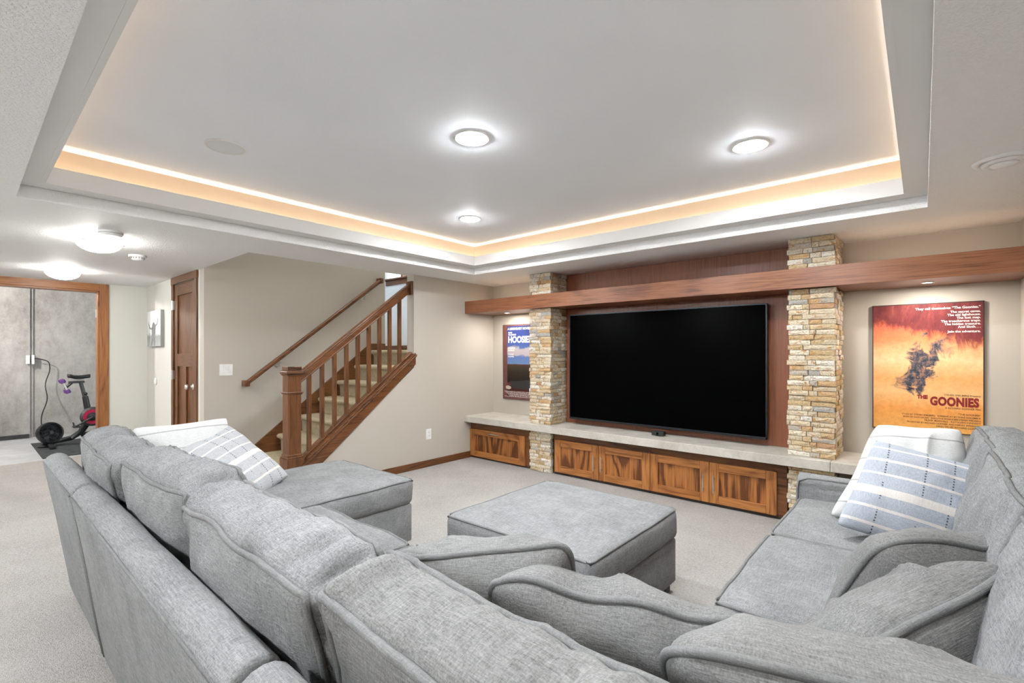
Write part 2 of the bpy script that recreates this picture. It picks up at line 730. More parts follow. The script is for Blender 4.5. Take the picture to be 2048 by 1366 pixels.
# ------------------------------------------------------------------ landing window
win = thing('window_1', 'landing window with a dark wood sill', None, (WX0, 4.55, WZ0), kind='structure')
bm = B()
box(bm, WX0 - .06, WX1 + .06, 4.47, 4.56, WZ0 - .022, WZ0, .004)
obj('window_sill', bm, trimw('x'), win)
bm = B()
box(bm, WX0 - .02, WX1 + .02, 4.528, 4.55, WZ0 - .10, WZ0 - .022, .004)
obj('apron', bm, trimw('x'), win)
for x0, x1 in ((WX1, WX1 + .07),):
    bm = B()
    box(bm, x0, x1, 4.53, 4.55, WZ0, WZ1 + .07, .004)
    obj('window_frame', bm, trimw('z'), win)
bm = B()
box(bm, -6.22, -6.16, 4.53, 4.60, WZ0, WZ1, .004)
obj('mullion', bm, trimw('z'), win)
t = NT('window_pane')
lp = t.n('ShaderNodeBsdfTransparent')
lp.inputs[0].default_value = (.93, .96, .98, 1)
gl = t.n('ShaderNodeBsdfGlossy')
gl.inputs['Roughness'].default_value = .02
mx = t.n('ShaderNodeMixShader')
mx.inputs[0].default_value = .05
t.l(lp.outputs[0], mx.inputs[1])
t.l(gl.outputs[0], mx.inputs[2])
t.l(mx.outputs[0], t.t.nodes['Material Output'].inputs['Surface'])
bm = B()
box(bm, WX0, WX1, 4.60, 4.606, WZ0, WZ1)
obj('pane', bm, t.m, win)

# ------------------------------------------------------------------ stairs
RISE, RUN, Y1 = .188, .239, 2.113
stairs = thing('staircase', 'beige carpeted stairs with dark wood skirt climbing behind the railing', 'stairs', ((XB + XSB) / 2, Y1, 0))
for k in range(1, 8):
    yr = Y1 + RUN * (k - 1)
    z = RISE * k
    y2 = yr + RUN + .05 if k < 7 else 4.55
    bm = B()
    # rounded nosing profile in the (y, z) plane
    pr = [(y2, z), (yr - .012, z)]
    for a in range(1, 7):
        an = math.pi / 2 + math.pi * a / 7
        pr.append((yr - .012 + .028 * math.cos(an), z - .026 + .026 * math.sin(an)))
    pr += [(yr - .012, z - .052), (yr + .006, z - .075), (yr + .010, z - RISE - .0), (y2, z - RISE)]
    x1 = XSB - .001 if k < 7 else XSB - .001
    x0 = XB + .001 if k < 7 else XB + .001
    prism(bm, pr, 'x', x0, x1)
    obj('step' if k < 7 else 'landing', bm, M_stair, stairs, 50)
bm = B()
box(bm, -7.6, XB, 3.745, 4.55, RISE * 6, RISE * 7)
obj('landing', bm, M_stair, stairs)
# skirt board on the back wall
bm = B()


def zl(y, off):      # nosing line plus an offset
    return RISE + SL * (y - (Y1 - .03)) + off


prism(bm, [(2.02, 0.0), (2.02, zl(2.02, .10)), (3.50, zl(3.50, .10)), (3.60, RISE * 7 + .085), (3.735, RISE * 7 + .085), (3.735, RISE * 7 - .1), (3.4, zl(3.4, -.25)), (2.3, 0)], 'x', XB, XB + .018, .003)
obj('skirt_board', bm, trimw('y'), stairs)
bm = B()
box(bm, -7.5, XSB - .001, 4.535, 4.55, RISE * 7, RISE * 7 + .075, .003)
obj('landing_baseboard', bm, trimw('x'), stairs)
# open stringer on the room side
bm = B()
ya, yb2 = 1.99, 3.262
st = lambda y, o: .325 + SL * (y - 2.045) + o
prism(bm, [(ya, max(0, st(ya, -.155))), (ya, st(ya, 0)), (yb2, st(yb2, 0)), (yb2, st(yb2, -.125)), (2.02, .12)], 'x', XSB - .012, XS + .022, .004)
obj('stringer', bm, trimw('y'), stairs)
bm = B()
prism(bm, [(ya, st(ya, -.045)), (ya, st(ya, -.02)), (yb2 + .008, st(yb2 + .008, -.02)), (yb2 + .008, st(yb2 + .008, -.045))], 'x', XSB - .01, XS + .034, .005)
obj('stringer_moulding', bm, trimw('y'), stairs)

rail = thing('stair_railing', 'dark wood stair railing with square newel and nine balusters', 'railing', (-4.28, 1.945, 0))
xr = -4.28
bm = B()
prism(bm, [(2.02, st(2.02, 0)), (2.02, st(2.02, .022)), (3.25, st(3.25, .022)), (3.25, st(3.25, 0))], 'x', xr - .034, xr + .034, .005)
obj('shoe_rail', bm, trimw('y'), rail)
RL = lambda y: 1.165 + .768 * (y - 2.082)     # handrail top
bm = B()
prism(bm, [(2.0, RL(2.0) - .030), (2.0, RL(2.0)), (3.225, RL(3.225)), (3.225, RL(3.225) - .030)], 'x', xr - .030, xr + .030, .011, 3)
prism(bm, [(2.0, RL(2.0) - .105), (2.0, RL(2.0) - .028), (3.225, RL(3.225) - .028), (3.225, RL(3.225) - .105)], 'x', xr - .022, xr + .022, .006)
prism(bm, [(2.0, RL(2.0) - .105), (2.0, RL(2.0) - .085), (3.225, RL(3.225) - .085), (3.225, RL(3.225) - .105)], 'x', xr - .030, xr + .030, .006)
obj('handrail', bm, trimw('y'), rail)
bm = B()
box(bm, xr - .05, xr + .05, 3.225, 3.249, RL(3.225) - .125, RL(3.225) + .025, .006)
obj('rosette', bm, trimw('z'), rail)
for k in range(9):
    y = 2.102 + .125 * k
    bm = B()
    hw = .017
    prism(bm, [(y - hw, st(y - hw, .015)), (y - hw, RL(y - hw) - .10), (y + hw, RL(y + hw) - .10), (y + hw, st(y + hw, .015))], 'x', xr - hw, xr + hw, .002, 1)
    obj('baluster', bm, trimw('z'), rail)
nw = rail
cx, cy = -4.278, 1.945
bm = B()
h = .058
box(bm, cx - h, cx + h, cy - h, cy + h, .37, 1.145, .003)
obj('newel_post', bm, trimw('z'), nw)
bm = B()
box(bm, cx - .078, cx + .078, cy - .078, cy + .078, 0, .345, .004)
box(bm, cx - .073, cx + .073, cy - .073, cy + .073, .345, .362, .006)
box(bm, cx - .066, cx + .066, cy - .066, cy + .066, .360, .382, .006)
obj('newel_base', bm, trimw('z'), nw)
bm = B()
box(bm, cx - .066, cx + .066, cy - .066, cy + .066, .912, .925, .004)
box(bm, cx - .073, cx + .073, cy - .073, cy + .073, .924, .934, .003)
obj('newel_collar', bm, trimw('y'), nw)
bm = B()
box(bm, cx - .066, cx + .066, cy - .066, cy + .066, 1.078, 1.092, .004)
box(bm, cx - .077, cx + .077, cy - .077, cy + .077, 1.090, 1.125, .010, 3)
box(bm, cx - .062, cx + .062, cy - .062, cy + .062, 1.124, 1.162, .004)
obj('newel_cap', bm, trimw('y'), nw)

# wall handrail
wr = thing('wall_handrail', 'dark wood handrail on brackets along the stairwell wall', 'handrail', (XB, 2.0, .9))
WL = lambda y: .985 + .772 * (y - 1.976)
bm = B()
xw = XB + .075
prism(bm, [(1.976, WL(1.976) - .055), (1.976, WL(1.976)), (3.63, WL(3.63)), (3.63, WL(3.63) - .055)], 'x', xw - .026, xw + .026, .012, 3)
obj('rail', bm, trimw('y'), wr)
bm = B()
box(bm, XB + .001, xw + .03, 1.955, 2.005, WL(1.976) - .06, WL(1.976) + .005, .008)
obj('end_return', bm, trimw('x'), wr)
bm = B()
box(bm, XB + .001, xw + .03, 3.60, 3.65, WL(3.62) - .06, WL(3.62) + .006, .008)
obj('end_return', bm, trimw('x'), wr)
for y in (2.32, 3.40):
    bm = B()
    z = WL(y) - .058
    lathe(bm, [(0, .0), (.024, 0), (.022, .006), (0, .008)], (XB, y, z - .055), 'x', 16)
    tube(bm, [(XB + .004, y, z - .055), (XB + .04, y, z - .055), (XB + .068, y, z - .04), (XB + .075, y, z - .005)], .007, 10)
    box(bm, xw - .015, xw + .015, y - .03, y + .03, z - .004, z + .004)
    obj('bracket', bm, M_metal, wr, 40)


# ------------------------------------------------------------------ small things on walls
def plate(name, label, cat, p, normal, w, hgt, kind):
    """a white cover plate on a wall; normal is '+x' or '-y'"""
    x, y, z = p
    t = thing(name, label, cat, p)

    def bx(bm, a0, a1, d0, d1, z0, z1, bev=.001):
        if normal == '+x':
            box(bm, x + d0, x + d1, y + a0, y + a1, z + z0, z + z1, bev)
        else:
            box(bm, x + a0, x + a1, y - d1, y - d0, z + z0, z + z1, bev)
    bm = B()
    bx(bm, -w / 2, w / 2, 0, .006, -hgt / 2, hgt / 2, .002)
    obj('cover_plate', bm, M_wplastic, t)
    if kind == 'switch':
        for s in (-.024, .024):
            bm = B()
            bx(bm, s - .006, s + .006, .005, .014, -.004, .012, .001)
            obj('toggle', bm, M_wplastic, t)
            for q in (.028, -.034):
                bm = B()
                bx(bm, s - .003, s + .003, .005, .0075, q, q + .006, 0)
                obj('screw', bm, M_metal, t)
    else:
        for s in (-.02, .02):
            bm = B()
            bx(bm, -.016, .016, .005, .008, s - .013, s + .013, .002)
            o = obj('socket', bm, M_wplastic, t)
            bm = B()
            bx(bm, -.008, -.0055, .0075, .0085, s - .003, s + .006, 0)
            bx(bm, .0055, .008, .0075, .0085, s - .003, s + .006, 0)
            obj('slot', bm, M_black, o)
    return t


plate('light_switch', 'white double light switch on the stairwell wall', 'switch', (XB, 1.808, 1.105), '+x', .125, .118, 'switch')
plate('wall_outlet', 'white wall outlet below the stair stringer', 'outlet', (XS, 3.454, .365), '+x', .072, .117, 'outlet')
bm = B()
lathe(bm, [(0, -.022), (.012, -.022), (.022, -.014), (.026, 0), (0, 0)], (0, 0, 0), 'y', 24)
for v in bm.verts:
    v.co = Vector((v.co.x * 1.1, v.co.y, v.co.z * 1.9)) + Vector((-7.257, YH, .927))
tag(obj('night_sensor', bm, M_wplastic, None, True), 'small white oval sensor on the hall wall below the picture', 'sensor')

# ------------------------------------------------------------------ ceiling fittings
M_bowl = emit('glowing_glass', (1, .985, .95), BOWL_E)


def bowl(x, y, label, mat=None, ZC=ZC):
    t = thing('bowl_light', label, 'ceiling light', (x, y, ZC), 'glowing bowl lights in the hall')
    bm = B()
    prof = [(.0, -.104)]
    for i in range(1, 7):
        a = math.pi / 2 * i / 6
        prof.append((.138 * math.sin(a), -.026 - .078 * math.cos(a)))
    prof += [(.133, -.024), (0, -.038)]
    lathe(bm, prof, (x, y, ZC), 'z', 24)
    obj('glass_bowl', bm, mat or M_bowl, t, True)
    bm = B()
    lathe(bm, [(0, 0), (.09, 0), (.09, -.02), (0, -.03)], (x, y, ZC), 'z', 24)
    obj('canopy', bm, M_wplastic, t, 40)
    for i in range(3):
        a = R(75 + 120 * i)
        bm = B()
        px, py = x + .132 * math.cos(a), y + .132 * math.sin(a)
        cyl(bm, (x + .08 * math.cos(a), y + .08 * math.sin(a), ZC - .012), (px, py, ZC - .028), .004, n=8)
        lathe(bm, [(0, -.045), (.008, -.042), (.009, -.034), (.006, -.026), (0, -.024)], (px + .008 * math.cos(a), py + .008 * math.sin(a), ZC), 'z', 12)
        obj('clip', bm, M_metal, t, True)
    return t


bowl(-4.665, .682, 'glowing white bowl ceiling light nearest the tray, beside the smoke alarm')
bowl(-6.68, .692, 'glowing white bowl ceiling light in front of the concrete room')
M_fill_bowl = emit('fill_bowl_glass', (.93, .97, 1), REAR_E)
bowl(-5.4, -1.3, 'unseen added white bowl ceiling light behind the hall end of the sofa', M_fill_bowl)  # rear bowls are out of view, added for diffuse light from behind
bowl(-3.2, -1.3, 'unseen added white bowl ceiling light behind the long sofa', M_fill_bowl)
bowl(-1.1, -1.3, 'unseen added white bowl ceiling light behind the sofa corner', M_fill_bowl)
bowl(-5.75, 4.1, 'unseen added white bowl ceiling light high above the stair landing', M_fill_bowl, 4.4)  # unseen lamp added to brighten the landing walls and treads
bowl(-4.95, 2.6, 'unseen added white bowl ceiling light high above the stair flight', emit('stair_fill_glass', (.93, .97, 1), 34.0), 4.4)  # unseen lamp added to lift the stairwell wall
t = thing('carbon_alarm', 'round white alarm on the ceiling just above the nearer bowl light', 'alarm', (-4.335, .697, ZC))
bm = B()
lathe(bm, [(0, -.034), (.055, -.034), (.066, -.024), (.070, -.012), (.070, 0), (0, 0)], (-4.335, .697, ZC), 'z', 36)
obj('body', bm, M_wplastic, t, 35)
bm = B()
lathe(bm, [(.0695, -.0165), (.0706, -.0155), (.0706, -.0145), (.066, -.0145)], (-4.335, .697, ZC), 'z', 36)
obj('vent_slot', bm, plain('grey_slot', (.15, .15, .15), .6), t)
t = thing('smoke_alarm', 'round white smoke alarm on the ceiling towards the closet door', 'alarm', (-5.222, 1.024, ZC))
bm = B()
lathe(bm, [(0, -.018), (.062, -.018), (.066, -.012), (.066, 0), (0, 0)], (-5.222, 1.024, ZC), 'z', 36)
obj('base', bm, M_wplastic, t, 35)
bm = B()
lathe(bm, [(0, -.046), (.028, -.046), (.040, -.040), (.046, -.030), (.046, -.018), (0, -.018)], (-5.222, 1.024, ZC), 'z', 36)
obj('sensor_cap', bm, M_wplastic, t, 35)
for i in range(14):
    a = 2 * math.pi * i / 14
    bm = B()
    c = Vector((-5.222 + .0455 * math.cos(a), 1.024 + .0455 * math.sin(a), ZC - .025))
    box(bm, c.x - .003, c.x + .003, c.y - .003, c.y + .003, c.z - .006, c.z + .006)
    obj('slot', bm, plain('grey_slot', (.15, .15, .15), .6), t)
t = thing('ceiling_speaker', 'flush round white speaker in the tray ceiling', 'speaker', (-2.933, .966, ZT))
bm = B()
lathe(bm, [(.088, 0), (.088, -.005), (.094, -.007), (.102, -.005), (.103, 0)], (-2.933, .966, ZT), 'z', 40)
obj('bezel', bm, M_wplastic, t, True)
bm = B()
lathe(bm, [(0, -.004), (.089, -.003), (.089, 0), (0, 0)], (-2.933, .966, ZT), 'z', 40)
obj('grille', bm, paint('speaker_grille', (.80, .81, .83), .5, 500), t)
t = thing('ceiling_vent', 'round white air vent in the ceiling above the right sofa', 'vent', (.272, 3.01, ZC))
for r0, r1, z in ((.082, .104, -.012), (.058, .076, -.022), (.0, .050, -.028)):
    bm = B()
    if r0 > 0:
        lathe(bm, [(r0, z + .004), (r0 + .002, z), (r1 - .004, z + .004), (r1, z + .011), (r1, z + .013), (r0, z + .006)], (.272, 3.01, ZC), 'z', 48)
    else:
        lathe(bm, [(0, z), (r1 - .01, z + .002), (r1, z + .012), (0, z + .014)], (.272, 3.01, ZC), 'z', 48)
    obj('vent_ring', bm, M_wplastic, t, True)
bm = B()
lathe(bm, [(0, -.002), (.084, -.002), (.084, 0), (0, 0)], (.272, 3.01, ZC), 'z', 40)
obj('vent_throat', bm, plain('grey_slot', (.15, .15, .15), .6), t)
# ------------------------------------------------------------------ media wall: panel, columns, beam, worktop
bm = B()
box(bm, -2.985, -.765, 4.39, 4.42, .516, ZC - .002)
o = obj('wood_panel', bm, panelw('z'))
tag(o, 'reddish brown wood wall panel behind the television', 'panel')
YF = 4.085

# ledger stones: a few shared meshes, one object for each stone
STONES = []
for k in range(14):
    rr = random.Random(100 + k)
    bm = B()
    nx, nz = 4, 3
    g = []
    for j in range(nz):
        row = []
        for i in range(nx):
            x = -.5 + i / (nx - 1)
            z = -.5 + j / (nz - 1)
            ed = i in (0, nx - 1) or j in (0, nz - 1)
            y = -.5 + (rr.uniform(.04, .14) if ed else rr.uniform(-.09, .06))
            if not ed:
                x += rr.uniform(-.07, .07)
                z += rr.uniform(-.1, .1)
            else:
                if j in (0, nz - 1):
                    z += rr.uniform(0, .045) * (1 if j == 0 else -1)
                if i in (0, nx - 1):
                    x += rr.uniform(0, .022) * (1 if i == 0 else -1)
            row.append(bm.verts.new((x, y, z)))
        g.append(row)
    for j in range(nz - 1):
        for i in range(nx - 1):
            bm.faces.new((g[j][i], g[j][i + 1], g[j + 1][i + 1], g[j + 1][i]))
    per = [g[0][i] for i in range(nx)] + [g[j][nx - 1] for j in range(1, nz)] + [g[nz - 1][i] for i in range(nx - 2, -1, -1)] + [g[j][0] for j in range(nz - 2, 0, -1)]
    back = [bm.verts.new((v.co.x, .5, v.co.z)) for v in per]
    for i in range(len(per)):
        bm.faces.new((per[i], back[i], back[(i + 1) % len(per)], per[(i + 1) % len(per)]))
    bmesh.ops.recalc_face_normals(bm, faces=bm.faces)
    me = bpy.data.meshes.new('stone')
    bm.to_mesh(me)
    bm.free()
    STONES.append(me)
t = NT('ledger_stone')
oi = t.n('ShaderNodeObjectInfo')
pal = [(.0, (.66, .56, .41)), (.13, (.76, .69, .56)), (.29, (.58, .43, .25)), (.38, (.80, .75, .66)), (.55, (.66, .52, .33)), (.64, (.52, .47, .40)),
       (.69, (.72, .62, .46)), (.82, (.44, .43, .40)), (.855, (.60, .41, .23)), (.91, (.78, .69, .53)), (.98, (.52, .32, .19))]
base = t.ramp(oi.outputs['Random'], pal, 'CONSTANT')
v = t.coords((1, 1, .45), 31.0)
n1 = t.noise(v, 3.0, 3, .65, 1.0)
n2 = t.noise(v, 12, 2, .65)
rust = t.mix(t.ramp(n1, [(.52, (0, 0, 0)), (.68, (1, 1, 1))]), base, (.50, .27, .09))
shade = t.ramp(n2, [(.3, (.72, .72, .72)), (.7, (1.12, 1.12, 1.12))])
cc = t.mix(1.0, rust, shade, 'MULTIPLY')
t.bump(n2, .55, .012)
M_stone = t.set(cc, .85, 0, .2)
for me in STONES:
    me.materials.append(M_stone)
# the same stone for the joined far side: colours by position instead of by object
t = NT('ledger_stone_mass')
gm = t.n('ShaderNodeNewGeometry')
base = t.ramp(gm.outputs['Random Per Island'], pal, 'CONSTANT')
n1 = t.noise(t.coords(), 22, 5, .65)
cc = t.mix(1.0, base, t.ramp(n1, [(.3, (.7, .7, .7)), (.7, (1.1, 1.1, 1.1))]), 'MULTIPLY')
M_stone2 = t.set(cc, .85, 0, .2)
M_mortar = plain('stone_backing', (.24, .19, .13), .9)


def stone(parent, c, size, rotz, rr):
    me = rr.choice(STONES)
    o = bpy.data.objects.new('stone', me)
    link(o, parent)
    mt = Matrix.Translation(Vector(c)) @ Matrix.Rotation(rotz, 4, 'Z') @ Matrix.Rotation(rr.choice((0, math.pi)), 4, 'Y') @ Matrix.Diagonal((size[0], size[1], size[2], 1))
    o.matrix_local = WLOC[parent.name].inverted() @ mt


def column(x0, x1, label, seed):
    rr = random.Random(seed)
    t = thing('stone_column', label, 'column', ((x0 + x1) / 2, (YF + YB) / 2, 0), 'stacked stone columns')
    bm = B()
    for z0, z1 in ((0, .442), (.516, 1.756), (1.905, ZC - .003)):
        box(bm, x0 + .022, x1 - .022, YF + .024, YB - .002, z0, z1)
    obj('core', bm, M_mortar, t)
    mass = B()
    for z0, z1 in ((.004, .442), (.516, 1.756), (1.905, ZC - .002)):
        nrow = round((z1 - z0) / .0375)
        hh = (z1 - z0) / nrow
        for r in range(nrow):
            z = z0 + hh * (r + .5)
            # front face
            ov = rr.uniform(-.004, .016)
            a, b = x0 - ov, x1 + rr.uniform(-.004, .012)
            cuts = [a]
            if r % 2 == 0:
                fr = [rr.uniform(.40, .50), rr.uniform(.60, .72)]
            else:
                fr = [rr.uniform(.28, .36), rr.uniform(.48, .56)]
            if rr.random() < .30:
                fr = fr[:1]
            if rr.random() < .18:
                fr = [.08] + fr
            cuts += [a + (b - a) * f for f in sorted(fr)] + [b]
            for u0, u1 in zip(cuts[:-1], cuts[1:]):
                pd = rr.uniform(-.004, .012)
                d = .045 + pd
                stone(t, ((u0 + u1) / 2, YF - pd + d / 2, z), (u1 - u0 - .0012, d, hh - .0012), 0, rr)
            # side facing the room's right; only above the worktop does it show
            yf, yk = YF + .046, YB - .004
            if x0 < -2:
                yk = 4.392
            if z0 > .4:
                cuts = [yf, yf + (yk - yf) * rr.uniform(.34, .66), yk]
                if rr.random() < .3:
                    cuts = [yf, yf + (yk - yf) * .33, yf + (yk - yf) * .62, yk]
                for u0, u1 in zip(cuts[:-1], cuts[1:]):
                    pd = rr.uniform(-.004, .012)
                    d = .034 + pd
                    stone(t, (x1 + pd - d / 2, (u0 + u1) / 2, z), (u1 - u0 - .0012, d, hh - .0012), math.pi / 2, rr)
            # hidden side, joined
            pd = rr.uniform(-.004, .010)
            ym = yf + (YB - yf) * rr.uniform(.35, .65)
            for u0, u1 in ((yf, ym), (ym, YB - .004)):
                box(mass, x0 - pd, x0 + .03, u0, u1 - .001, z - hh / 2 + .0006, z + hh / 2 - .0006)
    tag(obj('stone_side', mass, M_stone2, t), kind='stuff')
    return t


column(-3.262, -2.985, 'stacked cream and gold stone column left of the television', 3)
column(-.765, -.475, 'stacked cream and gold stone column right of the television', 4)

# beam
t = thing('wood_beam', 'long reddish brown wood beam shelf spanning the media wall', 'beam', (-1.87, 4.014, 1.757))
bm = B()
box(bm, XS + .002, XR - .002, 4.014, 4.036, 1.757, 1.903, .002)
obj('fascia', bm, beamw('x'), t)
bm = B()
box(bm, XS + .002, XR - .002, 4.036, YB - .001, 1.759, 1.779)
obj('underside', bm, beamw('x'), t)
bm = B()
box(bm, XS + .002, XR - .002, 4.036, YB - .001, 1.883, 1.902)
obj('top_board', bm, beamw('x'), t)


# warm strip lying on top of the beam
M_led2 = emit('beam_light_strip', (1.0, .80, .58), 6.0)
t = thing('light_strip', 'warm light strip lying on top of the wood beam', 'light strip', (-1.87, 4.42, 1.903))
for a, b in ((-4.15, -3.30), (-.44, .44)):
    bm = B()
    box(bm, a, b, 4.24, 4.252, 1.904, 1.912)
    obj('strip', bm, M_led2, t)


def puck(x, y, label):
    t = thing('puck_light', label, 'shelf light', (x, y, 1.757), 'small round lights under the beam')
    bm = B()
    lathe(bm, [(.026, .002), (.026, -.003), (.036, -.003), (.037, .002)], (x, y, 1.757), 'z', 28)
    obj('trim_ring', bm, M_wplastic, t, True)
    bm = B()
    lathe(bm, [(0, -.001), (.026, -.001), (.026, .001), (0, .001)], (x, y, 1.757), 'z', 24)
    obj('lens', bm, M_lens, t)
    ld = bpy.data.lights.new('puck_lamp', 'AREA')
    ld.shape = 'DISK'
    ld.size = .05
    ld.energy = PUCK_W
    ld.color = (1, .93, .84)
    lo = bpy.data.objects.new('lamp', ld)
    link(lo, t)
    lo.location = (0, 0, -.006)


puck(.025, 4.248, 'small round light under the beam above the orange poster')
puck(-3.77, 4.282, 'small round light under the beam above the blue poster')

# worktop
t = NT('cast_stone')
v = t.coords()
f = t.math('ADD', t.math('MULTIPLY', t.noise(v, 5, 5, .65, .6), .7), t.math('MULTIPLY', t.noise(v, 60, 3, .7), .3))
cc = t.ramp(f, [(.32, (.38, .35, .30)), (.5, (.50, .465, .41)), (.68, (.60, .565, .51))])
M_slab = t.set(cc, .55, 0, .35)
t = thing('worktop', 'long beige cast stone worktop running across the media wall', 'worktop', (-1.87, 4.007, .443))
for a, b in ((XS + .001, -.494), (-.4925, XR - .001)):
    bm = B()
    box(bm, a, b, 4.007, YB - .001, .443, .515, .004)
    obj('slab', bm, M_slab, t)


# cabinets
def shaker(parent, x0, x1, z0, z1, handle, hx=None, ax='z'):
    """a framed door with a recessed panel; handle: 'v' or 'h'"""
    y0, y1 = 4.098, 4.118
    w = .075
    d = None
    bm = B()
    box(bm, x0 + .002, x1 - .002, y0 + .014, y1, z0 + .002, z1 - .002)
    d = obj('door' if handle == 'v' else 'drawer_front', bm, oakpanel(ax), parent)
    for a, b in ((x0, x0 + w), (x1 - w, x1)):
        bm = B()
        box(bm, a + .001, b, y0, y1, z0, z1, .002)
        obj('stile', bm, oak('z'), d)
    for a, b in ((z0, z0 + .068), (z1 - .068, z1)):
        bm = B()
        box(bm, x0 + w, x1 - w, y0 + .0005, y1, a, b, .002)
        obj('rail', bm, oak('x'), d)
    bm = B()
    if handle == 'v':
        cyl(bm, (hx, y0 - .028, .117), (hx, y0 - .028, .270), .0055, n=12)
        for z in (.145, .242):
            cyl(bm, (hx, y0, z), (hx, y0 - .028, z), .004, n=8)
    else:
        zc = z1 - .030
        cyl(bm, (hx - .085, y0 - .026, zc), (hx + .085, y0 - .026, zc), .0055, n=12)
        for x in (hx - .055, hx + .055):
            cyl(bm, (x, y0, zc), (x, y0 - .026, zc), .004, n=8)
    obj('handle', bm, M_metal, d, 40)


def carcass(parent, x0, x1):
    bm = B()
    box(bm, x0, x1, 4.119, YB - .002, .022, .442)
    obj('body', bm, trimw('x'), parent)
    bm = B()
    box(bm, x0, x1, 4.126, 4.20, .0, .022)
    obj('toe_kick', bm, M_foot, parent)


c1 = thing('media_cabinet', 'low oak cabinet with two doors under the left half of the television', 'cabinet', (-2.42, 4.3, 0), 'low oak cabinets under the worktop')
carcass(c1, -2.963, -1.879)
shaker(c1, -2.940, -2.415, .030, .368, 'v', -2.455)
shaker(c1, -2.411, -1.880, .030, .368, 'v', -2.372)
c2 = thing('media_cabinet', 'low oak cabinet with two doors under the right half of the television', 'cabinet', (-1.33, 4.3, 0), 'low oak cabinets under the worktop')
carcass(c2, -1.877, -.782)
shaker(c2, -1.876, -1.357, .030, .368, 'v', -1.398)
shaker(c2, -1.353, -.850, .030, .368, 'v', -1.313)
c3 = thing('media_cabinet', 'low oak drawer cabinet below the blue poster', 'cabinet', (-3.77, 4.3, 0), 'low oak cabinets under the worktop')
carcass(c3, XS + .002, -3.295)
shaker(c3, XS + .004, -3.350, .022, .352, 'h', -3.80)

# television
tv = thing('television', 'very large flat television with a black switched off screen', 'television', (-1.916, 4.30, .577))
X0, X1, ZA, ZB = -2.876, -.957, .577, 1.687
bm = B()
box(bm, X0, X1, 4.287, 4.325, ZA, ZB, .003)
obj('back_shell', bm, M_black, tv)
bm = B()
bw = .010
box(bm, X0, X1, 4.280, 4.290, ZA, ZA + .018, .001)
box(bm, X0, X1, 4.280, 4.290, ZB - bw, ZB, .001)
box(bm, X0, X0 + bw, 4.280, 4.290, ZA, ZB, .001)
box(bm, X1 - bw, X1, 4.280, 4.290, ZA, ZB, .001)
obj('bezel', bm, plain('bezel_metal', (.05, .055, .065), .3, .8), tv)
bm = B()
box(bm, X0 + bw, X1 - bw, 4.2835, 4.2868, ZA + .018, ZB - bw)
obj('screen', bm, M_screen, tv)
bm = B()
box(bm, -2.3, -1.5, 4.325, 4.3895, .9, 1.4)
obj('wall_mount', bm, M_black, tv)
t = thing('sensor_box', 'small black sensor box on the worktop under the television', 'sensor box', (-1.845, 4.22, .515))
bm = B()
box(bm, -1.905, -1.79, 4.19, 4.245, .520, .560, .005)
obj('body', bm, M_black, t)
bm = B()
box(bm, -1.87, -1.825, 4.2, 4.235, .515, .521)
obj('foot', bm, M_dark, t)
bm = B()
lathe(bm, [(0, -.003), (.010, -.002), (.012, .001), (0, .001)], (-1.848, 4.19, .540), 'y', 16)
obj('lens', bm, M_screen, t)


# ------------------------------------------------------------------ posters
def text_part(s, size, x, y, z, mat, parent, align='RIGHT', bold=0.0, sx=1.0, name='lettering', spacing=1.0):
    cu = bpy.data.curves.new('lettering', 'FONT')
    cu.body = s
    cu.size = size
    cu.align_x = align
    cu.offset = bold
    cu.extrude = .0006
    cu.space_character = spacing
    cu.resolution_u = 3
    tmp = bpy.data.objects.new('lettering', cu)
    me = bpy.data.meshes.new_from_object(tmp)
    bpy.data.objects.remove(tmp)
    bpy.data.curves.remove(cu)
    me.materials.clear()
    me.materials.append(mat)
    o = bpy.data.objects.new(name, me)
    link(o, parent)
    mt = Matrix.Translation((x, y, z)) @ Matrix.Rotation(R(90), 4, 'X') @ Matrix.Diagonal((sx, 1, 1, 1))
    o.matrix_local = WLOC[parent.name].inverted() @ mt
    return o


def flat(name, pts, y, mat, parent, d=.0006):
    bm = B()
    prism(bm, pts, 'y', y - d, y)
    return obj(name, bm, mat, parent)


M_edge = plain('poster_edge', (.03, .018, .014), .5)
# orange film poster (generic picture, its own lettering)
PX0, PX1, PZ0, PZ1 = -.287, .315, .722, 1.637
po = thing('movie_poster', 'large orange and maroon film poster on the right niche wall', 'poster', ((PX0 + PX1) / 2, YB, PZ0))
bm = B()
box(bm, PX0, PX1, YB - .022, YB - .0005, PZ0, PZ1, .001)
obj('backing', bm, M_edge, po)
t = NT('orange_poster_print')
tc = t.n('ShaderNodeTexCoord')
sp = t.n('ShaderNodeSeparateXYZ')
t.l(tc.outputs['Object'], sp.inputs[0])
px, pz = sp.outputs[0], sp.outputs[2]
v = t.coords()
n1 = t.noise(t.coords((1, 1, .35)), 9, 5, .7, .4)
n2 = t.noise(v, 6, 5, .65, 1.0)
n3 = t.noise(v, 30, 4, .7)
hgt = t.math('ADD', t.math('DIVIDE', pz, .915), .5)
hgt2 = t.math('ADD', hgt, t.math('MULTIPLY', t.math('SUBTRACT', n2, .5), .16))
c0 = t.ramp(hgt2, [(.0, (.78, .40, .11)), (.16, (.80, .34, .09)), (.30, (.86, .50, .22)), (.42, (.84, .40, .15)), (.56, (.90, .56, .30)), (.72, (.78, .24, .10)), (.84, (.55, .12, .07))])
dark = t.math('ADD', t.math('ADD', hgt, t.math('MULTIPLY', t.math('SUBTRACT', n1, .5), .42)), t.math('MULTIPLY', px, .30))
msk = t.ramp(dark, [(.74, (0, 0, 0)), (.80, (1, 1, 1))])
